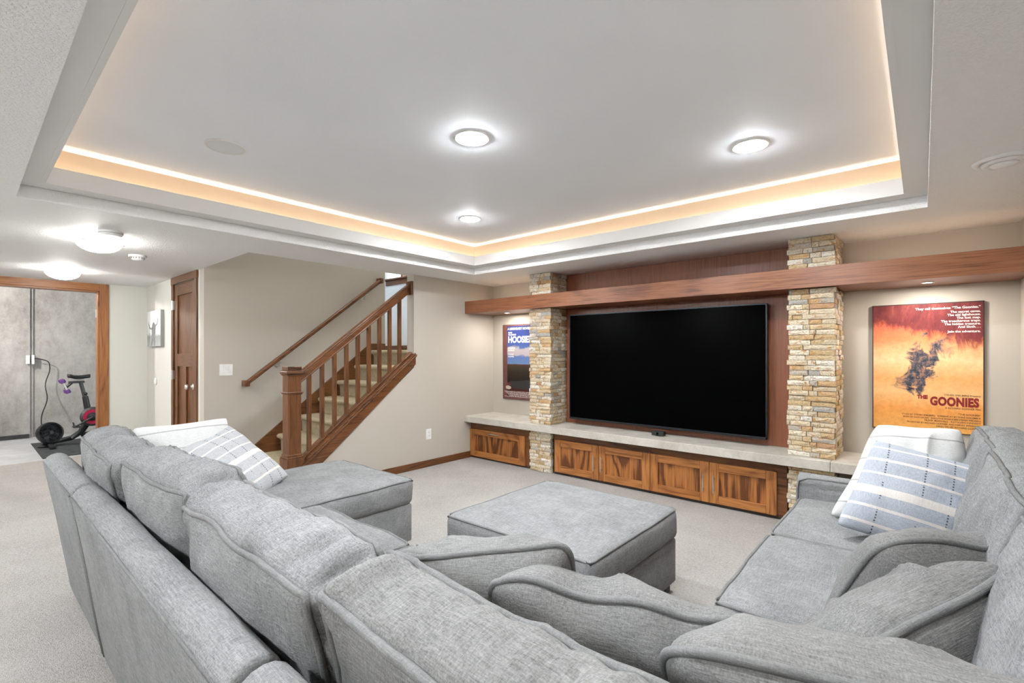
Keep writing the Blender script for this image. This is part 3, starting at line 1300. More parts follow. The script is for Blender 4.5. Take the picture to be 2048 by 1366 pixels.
dcol = t.ramp(n1, [(.35, (.10, .025, .03)), (.55, (.20, .045, .045)), (.7, (.32, .10, .08))])
c1_ = t.mix(msk, c0, dcol)
# one loose slate-blue brushstroke across the middle of the sheet
dd = t.math('ADD', t.math('MULTIPLY', t.math('SUBTRACT', t.math('ADD', pz, -.03), t.math('MULTIPLY', px, .9)), 7.0), t.math('MULTIPLY', t.math('SUBTRACT', n2, .5), 6.0))
band = t.math('SUBTRACT', 1.0, t.math('ABSOLUTE', dd))
along = t.math('SUBTRACT', 1.0, t.math('ABSOLUTE', t.math('MULTIPLY', t.math('ADD', px, .02), 4.6)))
st_ = t.math('MULTIPLY', t.math('MAXIMUM', band, 0.0), t.math('MAXIMUM', along, 0.0))
bm_ = t.ramp(st_, [(.16, (0, 0, 0)), (.5, (1, 1, 1))])
scol = t.ramp(n3, [(.35, (.03, .035, .05)), (.5, (.10, .10, .12)), (.66, (.45, .22, .13))])
c2_ = t.mix(bm_, c1_, scol)
cfin = t.mix(1.0, c2_, t.ramp(n3, [(.3, (.85, .85, .85)), (.7, (1.08, 1.08, 1.08))]), 'MULTIPLY')
M_art = t.set(cfin, .5, 0, .12)
bm = B()
box(bm, PX0 + .006, PX1 - .006, YB - .0235, YB - .0215, PZ0 + .006, PZ1 - .006)
obj('print', bm, M_art, po)
yt = YB - .0238
M_wtext = plain('white_ink', (.66, .64, .62), .5)
M_btext = plain('brown_ink', (.13, .06, .03), .6)
M_rtext = plain('red_ink', (.27, .013, .013), .5)
M_ktext = plain('dark_red_ink', (.10, .012, .012), .5)
XRt = PX1 - .018
for s, z in (('They call themselves \u201cThe Goonies.\u201d', 1.602), ('The secret caves.', 1.573), ('The old lighthouse.', 1.552), ('The lost map.', 1.531), ('The treacherous traps.', 1.510), ('The hidden treasure.', 1.489), ('And Sloth. . .', 1.468), ('Join the adventure.', 1.437)):
    text_part(s, .0215 if z < 1.6 else .0225, XRt, yt, z - .012, M_wtext, po, 'RIGHT', .0006)
for s, z, sz in (('STEVEN SPIELBERG Presents', .992, .0165), ('A RICHARD DONNER Film', .902, .0165), ('\u201cTHE GOONIES\u201d', .862, .0165),
                 ('STORY BY STEVEN SPIELBERG   SCREENPLAY BY CHRIS COLUMBUS', .843, .0150), ('MUSIC BY DAVE GRUSIN   EXECUTIVE PRODUCERS STEVEN SPIELBERG', .825, .0140),
                 ('FRANK MARSHALL \u00b7 KATHLEEN KENNEDY', .807, .0165), ('PRODUCED BY RICHARD DONNER AND HARVEY BERNHARD', .789, .0150), ('DIRECTED BY RICHARD DONNER', .770, .0160)):
    text_part(s, sz, XRt, yt, z - .008, M_btext, po, 'RIGHT', .0002, .92)
# title
text_part('THE', .036, -.030, yt, .957, M_rtext, po, 'LEFT', .0022, .85)
text_part('GOONIES', .080, .040, yt - .0002, .917, M_ktext, po, 'LEFT', .0042, .68, spacing=1.06)
text_part('GOONIES', .080, .040, yt - .0008, .917, M_rtext, po, 'LEFT', .0026, .68, spacing=1.06)
bm = B()
lathe(bm, [(0, -.0006), (.013, -.0006), (.013, 0), (0, 0)], (XRt - .012, yt, .752), 'y', 20)
for vv in bm.verts:
    vv.co.z = .752 + (vv.co.z - .752) * .72
obj('emblem', bm, M_btext, po)

# blue sky poster
QX0, QX1, QZ0, QZ1 = -4.029, -3.42, .702, 1.632
pb = thing('movie_poster', 'blue sky film poster half hidden behind the left stone column', 'poster', ((QX0 + QX1) / 2, YB, QZ0))
bm = B()
box(bm, QX0, QX1, YB - .022, YB - .0005, QZ0, QZ1, .001)
obj('backing', bm, M_edge, pb)
t = NT('sky_poster_print')
tc = t.n('ShaderNodeTexCoord')
sp = t.n('ShaderNodeSeparateXYZ')
t.l(tc.outputs['Object'], sp.inputs[0])
hgt = t.math('ADD', t.math('DIVIDE', sp.outputs[2], .93), .5)
n1 = t.noise(t.coords((.7, 1, 1.2)), 7, 5, .6, .3)
n2 = t.noise(t.coords(), 14, 5, .7)
sky = t.ramp(hgt, [(.46, (.22, .36, .62)), (.56, (.17, .28, .60)), (.80, (.06, .10, .34)), (.95, (.05, .07, .24))])
cl = t.math('SUBTRACT', t.math('ADD', t.math('MULTIPLY', n1, 1.3), .0), t.math('ABSOLUTE', t.math('MULTIPLY', t.math('SUBTRACT', hgt, .63), 7.0)))
cm = t.ramp(cl, [(.18, (0, 0, 0)), (.38, (1, 1, 1))])
cA = t.mix(cm, sky, (.66, .58, .58))
gr = t.ramp(t.math('ADD', hgt, t.math('MULTIPLY', t.math('SUBTRACT', n2, .5), .06)), [(.12, (.12, .035, .03)), (.2, (.23, .08, .055)), (.235, (.035, .025, .022)), (.36, (.06, .045, .03)), (.44, (.10, .075, .045)), (.465, (.20, .08, .05))])
mG = t.math('GREATER_THAN', t.math('ADD', hgt, t.math('MULTIPLY', n2, .02)), .475)
cB = t.mix(mG, gr, cA)
M_sky = t.set(t.mix(1.0, cB, (.55, .55, .58), 'MULTIPLY'), .5, 0, .12)
bm = B()
box(bm, QX0 + .075, QX1 - .02, YB - .0235, YB - .0215, QZ0 + .03, QZ1 - .02)
obj('print', bm, M_sky, pb)
t = NT('poster_border_print')
cc = t.ramp(t.noise(t.coords((6, 1, 1)), 12, 4, .7), [(.3, (.09, .03, .03)), (.7, (.17, .065, .06))])
M_border = t.set(cc, .5)
bm = B()
box(bm, QX0 + .004, QX1 - .004, YB - .0226, YB - .0215, QZ0 + .004, QZ1 - .004)
obj('border', bm, M_border, pb)
yt = YB - .0238
text_part('HOOSIERS', .108, QX0 + .088, yt, 1.408, M_wtext, pb, 'LEFT', .0045, .86)
text_part('A LEGENDARY MOVIE', .040, QX0 + .082, yt, 1.565, M_wtext, pb, 'LEFT', .0012, .88)
for s, z in (('GENE', 1.522), ('HACKMAN', 1.496)):
    text_part(s, .026, QX0 + .09, yt, z, M_wtext, pb, 'LEFT', .0008)
for s, z in (('BARBARA', 1.330), ('HERSHEY', 1.302), ('DENNIS', 1.252), ('HOPPER', 1.224)):
    text_part(s, .026, QX0 + .09, yt, z, M_wtext, pb, 'LEFT', .0008)
# pale rolled canvas shapes at the foot of the sheet, left generic
M_pale = plain('pale_ink', (.50, .40, .33), .5)
M_dk = plain('charcoal_ink', (.022, .02, .02), .5)
flat('picture_shape', [(QX0 + .13, .925), (QX0 + .30, .935), (QX0 + .52, .965), (QX0 + .585, .96), (QX0 + .585, .835), (QX0 + .22, .835), (QX0 + .13, .85)], yt + .0002, M_dk, pb)
flat('picture_shape', [(QX0 + .05, .862), (QX0 + .09, .872), (QX0 + .135, .858), (QX0 + .14, .835), (QX0 + .10, .823), (QX0 + .055, .832)], yt, M_pale, pb)
# illegible credits: rows of short strokes
rr = random.Random(12)
M_cred = plain('credit_ink', (.55, .46, .46), .5)
for row in range(6):
    bm = B()
    x = QX0 + .03 + (.02 * row if row < 5 else 0)
    z = .795 - .0125 * row
    while x < QX1 - .04:
        w = rr.uniform(.008, .03)
        box(bm, x, x + w, yt - .0004, yt, z, z + .0075)
        x += w + rr.uniform(.003, .008)
    obj('credit_line', bm, M_cred, pb)

# canvas print with a long horned cow
CX_0, CX_1, CZ0, CZ1 = -7.50, -6.90, 1.36, 1.80
cv = thing('canvas_print', 'black and white canvas print of a long horned cow', 'picture', (-7.2, YH, CZ0))
bm = B()
box(bm, CX_0, CX_1, YH - .038, YH - .0005, CZ0, CZ1, .002)
obj('stretcher', bm, plain('grey_canvas', (.30, .30, .285), .8), cv)
t = NT('cow_print')
tc = t.n('ShaderNodeTexCoord')
sp = t.n('ShaderNodeSeparateXYZ')
t.l(tc.outputs['Object'], sp.inputs[0])
hgt = t.math('ADD', t.math('DIVIDE', sp.outputs[2], .44), .5)
n2 = t.noise(t.coords(), 22, 4, .7)
cc = t.ramp(t.math('ADD', hgt, t.math('MULTIPLY', t.math('SUBTRACT', n2, .5), .25)), [(.05, (.40, .42, .43)), (.28, (.30, .32, .33)), (.36, (.72, .74, .75)), (.55, (.86, .88, .89))])
M_cow = t.set(cc, .6)
bm = B()
box(bm, CX_0 + .001, CX_1 - .001, YH - .0392, YH - .0375, CZ0 + .001, CZ1 - .001)
obj('print', bm, M_cow, cv)
yt = YH - .0394
t = NT('cow_hair_print')
cc = t.ramp(t.noise(t.coords((9, 1, 1)), 14, 4, .7), [(.35, (.05, .052, .055)), (.5, (.16, .165, .17)), (.66, (.42, .43, .44))])
M_cowhair = t.set(cc, .6)


def cp(a, b):
    return (CX_0 + .6 * a, CZ0 + .44 * b)


flat('cow_body', [cp(*p) for p in [(.28, .02), (.36, .35), (.34, .50), (.40, .62), (.46, .68), (.54, .67), (.62, .60), (.66, .56), (.64, .40), (.60, .22), (.62, .02), (.52, .02), (.48, .18), (.42, .02)]], yt, M_cowhair, cv)
for hp in ([(.40, .55), (.30, .52), (.20, .55), (.12, .66), (.08, .76), (.10, .62), (.18, .50), (.30, .47), (.40, .50)], [(.62, .60), (.72, .62), (.78, .70), (.79, .90), (.82, .70), (.77, .60), (.70, .57), (.62, .55)]):
    bm = B()
    prism(bm, [cp(*p) for p in hp], 'y', yt - .0006, yt)
    obj('horn', bm, M_cowhair, cv)
# ------------------------------------------------------------------ soft furniture helpers
def nvec(v):
    return Vector((noise.noise(v), noise.noise(v + Vector((19.1, 7.3, 3.7))), noise.noise(v + Vector((5.2, 31.4, 11.8)))))


def lattice(n):
    """surface of a cube as points in [-1,1]^3 with shared vertices"""
    nx, ny, nz = n
    ids, pts, faces = {}, [], []

    def sp(t):
        return .5 * math.sin(t * math.pi / 2) + .5 * t

    def vid(i, j, k):
        key = (i, j, k)
        if key not in ids:
            ids[key] = len(pts)
            pts.append((sp(-1 + 2 * i / nx), sp(-1 + 2 * j / ny), sp(-1 + 2 * k / nz)))
        return ids[key]
    for k in (0, nz):
        for i in range(nx):
            for j in range(ny):
                faces.append((vid(i, j, k), vid(i + 1, j, k), vid(i + 1, j + 1, k), vid(i, j + 1, k)))
    for j in (0, ny):
        for i in range(nx):
            for k in range(nz):
                faces.append((vid(i, j, k), vid(i + 1, j, k), vid(i + 1, j, k + 1), vid(i, j, k + 1)))
    for i in (0, nx):
        for j in range(ny):
            for k in range(nz):
                faces.append((vid(i, j, k), vid(i, j + 1, k), vid(i, j + 1, k + 1), vid(i, j, k + 1)))
    return pts, faces


def cushion(name, size, frame, mat, parent, r=.05, crown=(.01, .02, .02), n=(26, 10, 18), amp=.010, freq=5.0, seed=0,
            pipe_axis=None, pipe_sides=(-1, 1), pipe_r=.006, gather=0.0, wr=.0, extra=None, pipe_mat=None, pipe_name='piping'):
    h = Vector(size) / 2
    r = min(r, h.x * .95, h.y * .95, h.z * .95)
    inn = Vector((h.x - r, h.y - r, h.z - r))
    sd = Vector((seed * 3.17, seed * 1.71, seed * 5.3))

    def F(p):
        q = Vector((p[0] * h.x, p[1] * h.y, p[2] * h.z))
        c = Vector((max(-inn.x, min(inn.x, q.x)), max(-inn.y, min(inn.y, q.y)), max(-inn.z, min(inn.z, q.z))))
        d = q - c
        if d.length > 1e-9:
            nd = d.normalized()
            q = c + nd * r
        else:
            nd = Vector((0, 0, 0))
        px, py, pz = p
        q.x += crown[0] * px * (1 - py * py) * (1 - pz * pz)
        q.y += crown[1] * py * (1 - px * px) * (1 - pz * pz)
        q.z += crown[2] * pz * (1 - px * px) * (1 - py * py)
        q += nvec(q * freq + sd) * amp
        if gather and abs(py) < .97:
            env = max(0, pz) ** 6 * (1 - py * py) + .6 * max(0, abs(px)) ** 8 * (1 - py * py)
            g = (noise.noise(Vector((q.x * 30, q.y * 4, q.z * 30)) + sd) + .5 * (1 - abs(noise.noise(Vector((q.x * 16, q.y * 3, q.z * 16)) + sd * 3))) ** 4) * gather
            q += nd * (g * env)
        if wr:
            g = noise.noise(Vector((q.x * 9, q.y * 9, q.z * 20)) + sd * 2) + .5 * noise.noise(Vector((q.x * 26, q.y * 26, q.z * 8)) + sd)
            rdg = (1 - abs(noise.noise(Vector((q.x * 7 + q.z * 3, q.y * 3, q.z * 4 - q.x * 2)) + sd * 1.3))) ** 5
            q += nd * (g * wr + rdg * wr * 1.6)
        if extra:
            q = extra(q, p)
        return q
    pts, faces = lattice(n)
    bm = B()
    vs_ = [bm.verts.new(F(p)) for p in pts]
    for f in faces:
        bm.faces.new([vs_[i] for i in f])
    o = obj(name, bm, mat, parent, True, matrix=frame)
    if pipe_axis is not None:
        a, b = [i for i in range(3) if i != pipe_axis]
        for s in pipe_sides:
            loop = []
            m = 26
            for e0, e1, ax, fx, fs in ((-1, 1, a, b, -1), (-1, 1, b, a, 1), (1, -1, a, b, 1), (1, -1, b, a, -1)):
                for i in range(m):
                    p = [0, 0, 0]
                    p[pipe_axis] = s
                    p[ax] = e0 + (e1 - e0) * i / m
                    p[fx] = fs
                    loop.append(F(p) + Vector(p).normalized() * (pipe_r * .55))
            # drop near duplicates at the rounded corners
            lp = [loop[0]]
            for q in loop[1:]:
                if (q - lp[-1]).length > .006:
                    lp.append(q)
            if (lp[-1] - lp[0]).length < .006:
                lp.pop()
            bm = B()
            tube(bm, lp, pipe_r, 8, True)
            obj(pipe_name, bm, pipe_mat or M_pipe, o, True, matrix=frame)
    return o


def frame_at(c, rz=0.0, rx=0.0, ry=0.0):
    return Matrix.Translation(Vector(c)) @ Matrix.Rotation(rz, 4, 'Z') @ Matrix.Rotation(rx, 4, 'X') @ Matrix.Rotation(ry, 4, 'Y')


def frame_vec(c, right, up):
    x = Vector(right).normalized()
    u = Vector(up)
    z = x.cross(u).normalized()      # local z is the pillow's face normal
    y = z.cross(x).normalized()
    m = Matrix((x, y, z)).transposed().to_4x4()
    return Matrix.Translation(Vector(c)) @ m


def pillow(name, label, c, right, up, w, hgt, T, mat, seed, pipe=None, bend=None, wr=.010, group=None, pinch=.06, n=56, power=2.3, cat='pillow', corner=.06):
    fr = frame_vec(c, right, up)
    hx, hy = w / 2, hgt / 2
    sd = Vector((seed * 2.3, seed * 4.1, seed * 1.9))

    def F(u, v, s):
        x = hx * u * (1 - pinch * (1 - v * v))
        y = hy * v * (1 - pinch * (1 - u * u))
        k = 1 - corner * (abs(u) ** 5) * (abs(v) ** 5)
        x *= k
        y *= k
        env = max(0, (1 - abs(u) ** power) * (1 - abs(v) ** power))
        z = s * T / 2 * env ** .55
        g = noise.noise(Vector((x * 7, y * 7, s * 3)) + sd) * wr + noise.noise(Vector((x * 19, y * 11, s * 5)) + sd) * wr * .45
        z += s * g * min(1, env * 3)
        rdg = 1 - abs(noise.noise(Vector((x * 5.5 + y * 2, y * 3.2 - x, s * 9)) + sd * 1.7))
        z += s * (rdg ** 5) * wr * 1.1 * min(1, env * 2.5)
        # puckers radiating from the seam
        ed = max(abs(u), abs(v))
        if ed > .55:
            ang = math.atan2(v, u)
            z += s * noise.noise(Vector((ang * 9, s * 7, 0)) + sd) * wr * .55 * (1 - ed) * (ed - .55) * 16 * .4
        q = Vector((x, y, z))
        q += nvec(Vector((x * 4, y * 4, 0)) + sd) * (wr * .9)
        if bend:
            q = bend(q, u, v)
        return q
    t = thing(name, label, cat, c, group, matrix=fr) if pipe else None
    bm = B()
    for s in (1, -1):
        g = [[bm.verts.new(F(-1 + 2 * i / n, -1 + 2 * j / n, s)) for i in range(n + 1)] for j in range(n + 1)]
        for j in range(n):
            for i in range(n):
                bm.faces.new((g[j][i], g[j][i + 1], g[j + 1][i + 1], g[j + 1][i]))
    bmesh.ops.remove_doubles(bm, verts=bm.verts, dist=1e-5)
    if pipe:
        o = obj('cover', bm, mat, t, True, matrix=fr)
        loop = []
        m = 30
        for i in range(m):
            loop.append(F(-1 + 2 * i / m, -1, 1))
        for i in range(m):
            loop.append(F(1, -1 + 2 * i / m, 1))
        for i in range(m):
            loop.append(F(1 - 2 * i / m, 1, 1))
        for i in range(m):
            loop.append(F(-1, 1 - 2 * i / m, 1))
        bm = B()
        tube(bm, loop, pipe, 10, True)
        obj('piping', bm, M_pipe, t, True, matrix=fr)
        return t
    o = obj(name, bm, mat, None, True, matrix=fr)
    return tag(o, label, cat, group)


def back_profile(bm, x0, x1, mirror=None):
    """leaning sofa back, outer face towards -y; returns nothing, fills bm"""
    out = []
    yo0, zo0, yo1, zo1 = .385, .05, .283, .715
    for a in range(0, 9):
        an = math.pi - math.pi * a / 8
        out.append((.3335 + .0505 * math.cos(an), .715 + .046 * math.sin(an) + .006 * a / 8))
    pts = [(yo0, zo0)] + out + [(.500, .28), (.500, zo0)]
    return pts


BACK = back_profile(None, 0, 0)


def soft_prism(pts, axis, a, b, seg, amp, seed, bevel=.012):
    """an extruded outline with many sections, rounded ends and a slightly uneven surface"""
    bm = B()
    n = seg
    rows = []
    cx_ = sum(p[0] for p in pts) / len(pts)
    cz_ = sum(p[1] for p in pts) / len(pts)
    st_ = [0, .25, .6, 1.0]
    ws = [a + bevel * s * (1 if b > a else -1) for s in st_]
    ws += [a + (b - a) * i / n for i in range(1, n)]
    ws += [b - bevel * s * (1 if b > a else -1) for s in reversed(st_)]
    ws.sort(reverse=b < a)
    for w in ws:
        e = min(abs(w - a), abs(b - w))
        sh = bevel * (1 - math.sqrt(max(0, 1 - (1 - min(1, e / bevel)) ** 2)))
        row = []
        for (p, q) in pts:
            d = Vector((p - cx_, q - cz_))
            l = d.length
            p2, q2 = p - d.x / l * sh, q - d.y / l * sh
            co = Vector((w, p2, q2)) if axis == 'x' else (Vector((p2, w, q2)) if axis == 'y' else Vector((p2, q2, w)))
            co += nvec(co * 3.5 + Vector((seed, 0, seed))) * amp
            row.append(bm.verts.new(co))
        rows.append(row)
    m = len(pts)
    for r0, r1 in zip(rows[:-1], rows[1:]):
        for i in range(m):
            bm.faces.new((r0[i], r0[(i + 1) % m], r1[(i + 1) % m], r1[i]))
    bm.faces.new(rows[0])
    bm.faces.new(rows[-1][::-1])
    return bm


def densify(pts, d=.06):
    out = []
    for i, p in enumerate(pts):
        q = pts[(i + 1) % len(pts)]
        k = max(1, int(math.dist(p, q) / d))
        for j in range(k):
            out.append((p[0] + (q[0] - p[0]) * j / k, p[1] + (q[1] - p[1]) * j / k))
    return out


BACKD = densify(BACK)


def feet(parent, spots):
    for x, y in spots:
        bm = B()
        box(bm, x - .03, x + .03, y - .03, y + .03, 0, .055, .004)
        obj('foot', bm, M_foot, parent)


ZS = .447             # seat top
GB = 'sections of the grey sectional sofa'
# --- chaise at the far left
ch = thing('sofa_section', 'grey chaise end of the sectional sofa, nearest the stairs', 'sofa', (-2.99, 1.1, 0), GB)
obj('backrest', soft_prism(BACKD, 'x', -3.44, -2.541, 18, .004, 1, .014), M_fab, ch, 60)
bm = B()
box(bm, -3.44, -2.543, .44, 1.945, .05, .295, .012, 3)
obj('base', bm, M_fab, ch, 50)
cushion('seat_cushion', (.92, 1.49, .17), frame_at((-2.99, 1.215, .372)), M_fab, ch, .045, (.008, .008, .016), (22, 34, 8), .006, 4, 2, 2, (1,), .0065, wr=.0015)
bm = B()
for i in range(1):
    box(bm, -3.47, -3.33, .42, 1.18, .05, .60, .04, 4)
obj('arm', bm, M_fab, ch, 60)
for par, xa, xb_ in ((ch, -3.43, -2.55),):
    bm = B()
    tube(bm, [(x_, .2835, .722) for x_ in (xa, (xa + xb_) / 2, xb_)], .0045, 8)
    obj('piping', bm, M_pipe, par, True)
bm = B()
tube(bm, [(-2.5445, .385, .055), (-2.5445, .334, .39), (-2.5445, .285, .715)], .0045, 8)
obj('piping', bm, M_pipe, ch, True)
feet(ch, [(-3.38, .5), (-2.6, .5), (-3.38, 1.87), (-2.6, 1.87)])
LEAN = R(13)
cushion('back_cushion', (.87, .165, .475), frame_at((-2.775, .512, .648), R(-2.5), LEAN), M_fab, ch, .034, (.016, .050, .024), (64, 14, 34), .014, 5, 11, 1, (-1, 1), .0065, gather=.020, wr=.006)
# --- two seat middle section
lv = thing('sofa_section', 'grey middle section of the sectional sofa with two back cushions', 'sofa', (-1.7, .85, 0), GB)
obj('backrest', soft_prism(BACKD, 'x', -2.517, -.872, 34, .004, 2, .014), M_fab, lv, 60)
bm = B()
box(bm, -2.515, -.874, .44, 1.27, .05, .295, .012, 3)
obj('base', bm, M_fab, lv, 50)
for k, (x0, x1) in enumerate(((-2.522, -1.70), (-1.694, -.87))):
    cushion('seat_cushion', (x1 - x0, .84, .17), frame_at(((x0 + x1) / 2, .885, .372)), M_fab, lv, .045, (.006, .01, .022), (24, 24, 8), .006, 4, 20 + k, 2, (1,), .0065, wr=.002)
bm = B()
tube(bm, [(x_, .2835, .722) for x_ in (-2.507, -1.7, -.882)], .0045, 8)
obj('piping', bm, M_pipe, lv, True)
bm = B()
tube(bm, [(-2.5135, .385, .055), (-2.5135, .334, .39), (-2.5135, .285, .715)], .0045, 8)
obj('piping', bm, M_pipe, lv, True)
feet(lv, [(-2.46, .5), (-.93, .5), (-2.46, 1.2), (-.93, 1.2)])
cushion('back_cushion', (.715, .165, .480), frame_at((-1.940, .535, .662), R(1.5), LEAN), M_fab, lv, .034, (.016, .050, .026), (60, 14, 34), .015, 5, 12, 1, (-1, 1), .0068, gather=.020, wr=.006)
cushion('back_cushion', (.760, .165, .480), frame_at((-1.188, .525, .655), R(-1), LEAN), M_fab, lv, .034, (.016, .050, .026), (64, 16, 36), .013, 5, 13, 1, (-1, 1), .0072, gather=.020, wr=.006)
# --- corner
co_ = thing('sofa_section', 'grey corner section of the sectional sofa nearest the camera', 'sofa', (-.2, .95, 0), GB)
obj('backrest', soft_prism(BACKD, 'x', -.852, .44, 26, .004, 3, .014), M_fab, co_, 60)
BACKR = [(.735 - p, q) for p, q in BACK]      # mirrored: outer face towards +x
bm_ = soft_prism(densify([(p, q) for p, q in BACKR]), 'y', .50, 1.646, 22, .004, 4, .014)
obj('side_backrest', bm_, M_fab, co_, 60)
CP = [(-.855, .47), (.30, .47), (.30, 1.645), (-.53, 1.645), (-.56, 1.50), (-.66, 1.36), (-.855, 1.27)]
bm = B()
prism(bm, CP, 'z', .05, .295, .01)
obj('base', bm, M_fab, co_, 50)
bm = B()
prism(bm, CP, 'z', .298, ZS + .003, .03, 4)
obj('seat_cushion', bm, M_fab, co_, 60)
feet(co_, [(-.8, .55), (.22, .55), (.22, 1.58), (-.48, 1.58)])
cushion('back_cushion', (.77, .155, .480), frame_at((-.405, .508, .655), R(-3), R(12)), M_fab2, co_, .034, (.016, .018, .020), (66, 18, 38), .010, 5, 14, 1, (-1, 1), .0085, gather=.016, wr=.006)
cushion('back_cushion', (.74, .175, .48), frame_at((.205, 1.24, .66), R(90), R(13)), M_fab, co_, .036, (.016, .05, .024), (56, 14, 32), .016, 5, 15, 1, (-1, 1), .0075, gather=.018, wr=.007)
# --- right section with the arm
rt = thing('sofa_section', 'grey right section of the sectional sofa with an arm by the worktop', 'sofa', (0, 2.5, 0), GB)
bm_ = soft_prism(densify(BACKR), 'y', 1.654, 3.31, 30, .004, 5, .014)
obj('backrest', bm_, M_fab, rt, 60)
bm = B()
box(bm, -.52, .30, 1.655, 3.19, .05, .295, .012, 3)
obj('base', bm, M_fab, rt, 50)
for k, (y0, y1) in enumerate(((1.655, 2.455), (2.46, 3.17))):
    cushion('seat_cushion', (.86, y1 - y0, .17), frame_at((-.115, (y0 + y1) / 2, .372)), M_fab, rt, .045, (.01, .006, .022), (24, 24, 8), .006, 4, 30 + k, 2, (1,), .0065, wr=.002)
bm = B()
prism(bm, [(3.175, .05), (3.175, .50), (3.185, .545), (3.215, .573), (3.25, .580), (3.285, .573), (3.312, .545), (3.32, .50), (3.32, .05)], 'x', -.555, .33, .010, 2)
arm = obj('arm', bm, M_fab, rt, 60)
bm = B()
tube(bm, [(-.552, 3.172, .30)] + [(-.552, 3.172 + .0, z) for z in (.40, .50)] + [(-.54, 3.172, .545), (-.50, 3.173, .566), (-.45, 3.174, .570)] + [(x, 3.176, .570) for x in (-.3, -.1, .1, .28)], .006, 8)
obj('piping', bm, M_pipe, arm, True)
feet(rt, [(-.46, 1.72), (.22, 1.72), (-.46, 3.13), (.22, 3.13)])
cushion('back_cushion', (.76, .175, .50), frame_at((.210, 2.04, .675), R(90), R(13)), M_fab, rt, .036, (.016, .036, .024), (60, 16, 34), .016, 5, 16, 1, (-1, 1), .0075, gather=.020, wr=.006)
cushion('back_cushion', (.74, .175, .50), frame_at((.225, 2.80, .675), R(90), R(13)), M_fab, rt, .036, (.016, .026, .024), (60, 16, 34), .016, 5, 17, 1, (-1, 1), .0075, gather=.020, wr=.006)

# --- ottoman
ot = thing('ottoman', 'square grey upholstered ottoman in front of the sectional sofa', 'ottoman', (-1.44, 2.09, 0))
bm = B()
box(bm, -1.872, -1.008, 1.655, 2.525, .055, .288, .010, 3)
obj('base', bm, M_fab, ot, 50)
cushion('seat_cushion', (.885, .89, .165), frame_at((-1.44, 2.09, .368)), M_fab, ot, .040, (.006, .006, .020), (26, 26, 8), .005, 4, 41, 2, (1,), .0062, wr=.0012)
feet(ot, [(-1.82, 1.71), (-1.06, 1.71), (-1.82, 2.47), (-1.06, 2.47)])


# ------------------------------------------------------------------ throw pillows
def stripes(name, base0, base1, bands, axis):
    """woven fabric with cream bands across one local axis"""
    t = NT(name)
    tc = t.n('ShaderNodeTexCoord')
    sp = t.n('ShaderNodeSeparateXYZ')
    t.l(tc.outputs['Object'], sp.inputs[0])
    a = t.noise(t.coords((1, 16, 16)), 30, 3, .65)
    b = t.noise(t.coords((16, 1, 16)), 30, 3, .65)
    f = t.math('ADD', t.math('MULTIPLY', a, .5), t.math('MULTIPLY', b, .5))
    base = t.ramp(f, [(.36, base0), (.64, base1)])
    cs = sp.outputs[axis]
    m = None
    for c, hw in bands:
        d = t.math('LESS_THAN', t.math('ABSOLUTE', t.math('SUBTRACT', cs, c)), hw)
        m = d if m is None else t.math('MAXIMUM', m, d)
    cream = t.ramp(f, [(.36, (.60, .56, .52)), (.64, (.76, .72, .68))])
    cc = t.mix(m, base, cream)
    # dark stitched lines crossing the bands
    other = sp.outputs[1 - axis]
    sm = None
    for c in (-.15, -.02, .07, .15):
        ln = t.math('LESS_THAN', t.math('ABSOLUTE', t.math('SUBTRACT', other, t.math('ADD', c, t.math('MULTIPLY', t.math('SUBTRACT', a, .5), .006)))), .0028)
        sm = ln if sm is None else t.math('MAXIMUM', sm, ln)
    dash = t.math('GREATER_THAN', t.math('SINE', t.math('MULTIPLY', cs, 520)), -.1)
    sm = t.math('MULTIPLY', sm, t.math('MULTIPLY', dash, t.math('SUBTRACT', 1.0, m)))
    gate = t.math('GREATER_THAN', t.noise(t.coords(), 9, 2), .46)
    cc = t.mix(t.math('MULTIPLY', t.math('MULTIPLY', sm, gate), .85), cc, (.05, .05, .055))
    t.bump(f, .5, .004)
    return t.set(cc, .9, 0, .15)


M_st1 = stripes('striped_grey_weave', (.33, .335, .35), (.55, .56, .575), [(-.175, .006), (-.10, .006), (-.02, .016), (.055, .005), (.12, .005), (.185, .005)], 1)
M_st2 = stripes('striped_blue_weave', (.30, .325, .38), (.50, .525, .58), [(-.17, .006), (-.10, .006), (-.025, .018), (.055, .005), (.12, .006), (.18, .004)], 1)
# white cotton with faint woven lines
t = NT('white_lined_cotton')
tc = t.n('ShaderNodeTexCoord')
sp = t.n('ShaderNodeSeparateXYZ')
t.l(tc.outputs['Object'], sp.inputs[0])
f = t.noise(t.coords((1, 16, 16)), 30, 3, .65)
base = t.ramp(f, [(.36, (.56, .56, .555)), (.64, (.70, .70, .695))])
m = None
for c in (-.16, -.05, .06, .17):
    d = t.math('LESS_THAN', t.math('ABSOLUTE', t.math('SUBTRACT', sp.outputs[1], c)), .0032)
    m = d if m is None else t.math('MAXIMUM', m, d)
cc = t.mix(t.math('MULTIPLY', m, .9), base, (.34, .34, .34))
t.bump(f, .4, .004)
M_whitep = t.set(cc, .9, 0, .15)



def taper(k, sx=0.0):
    return lambda q, u, v: Vector((q.x * (1 - k * v) + sx * q.y, q.y, q.z))


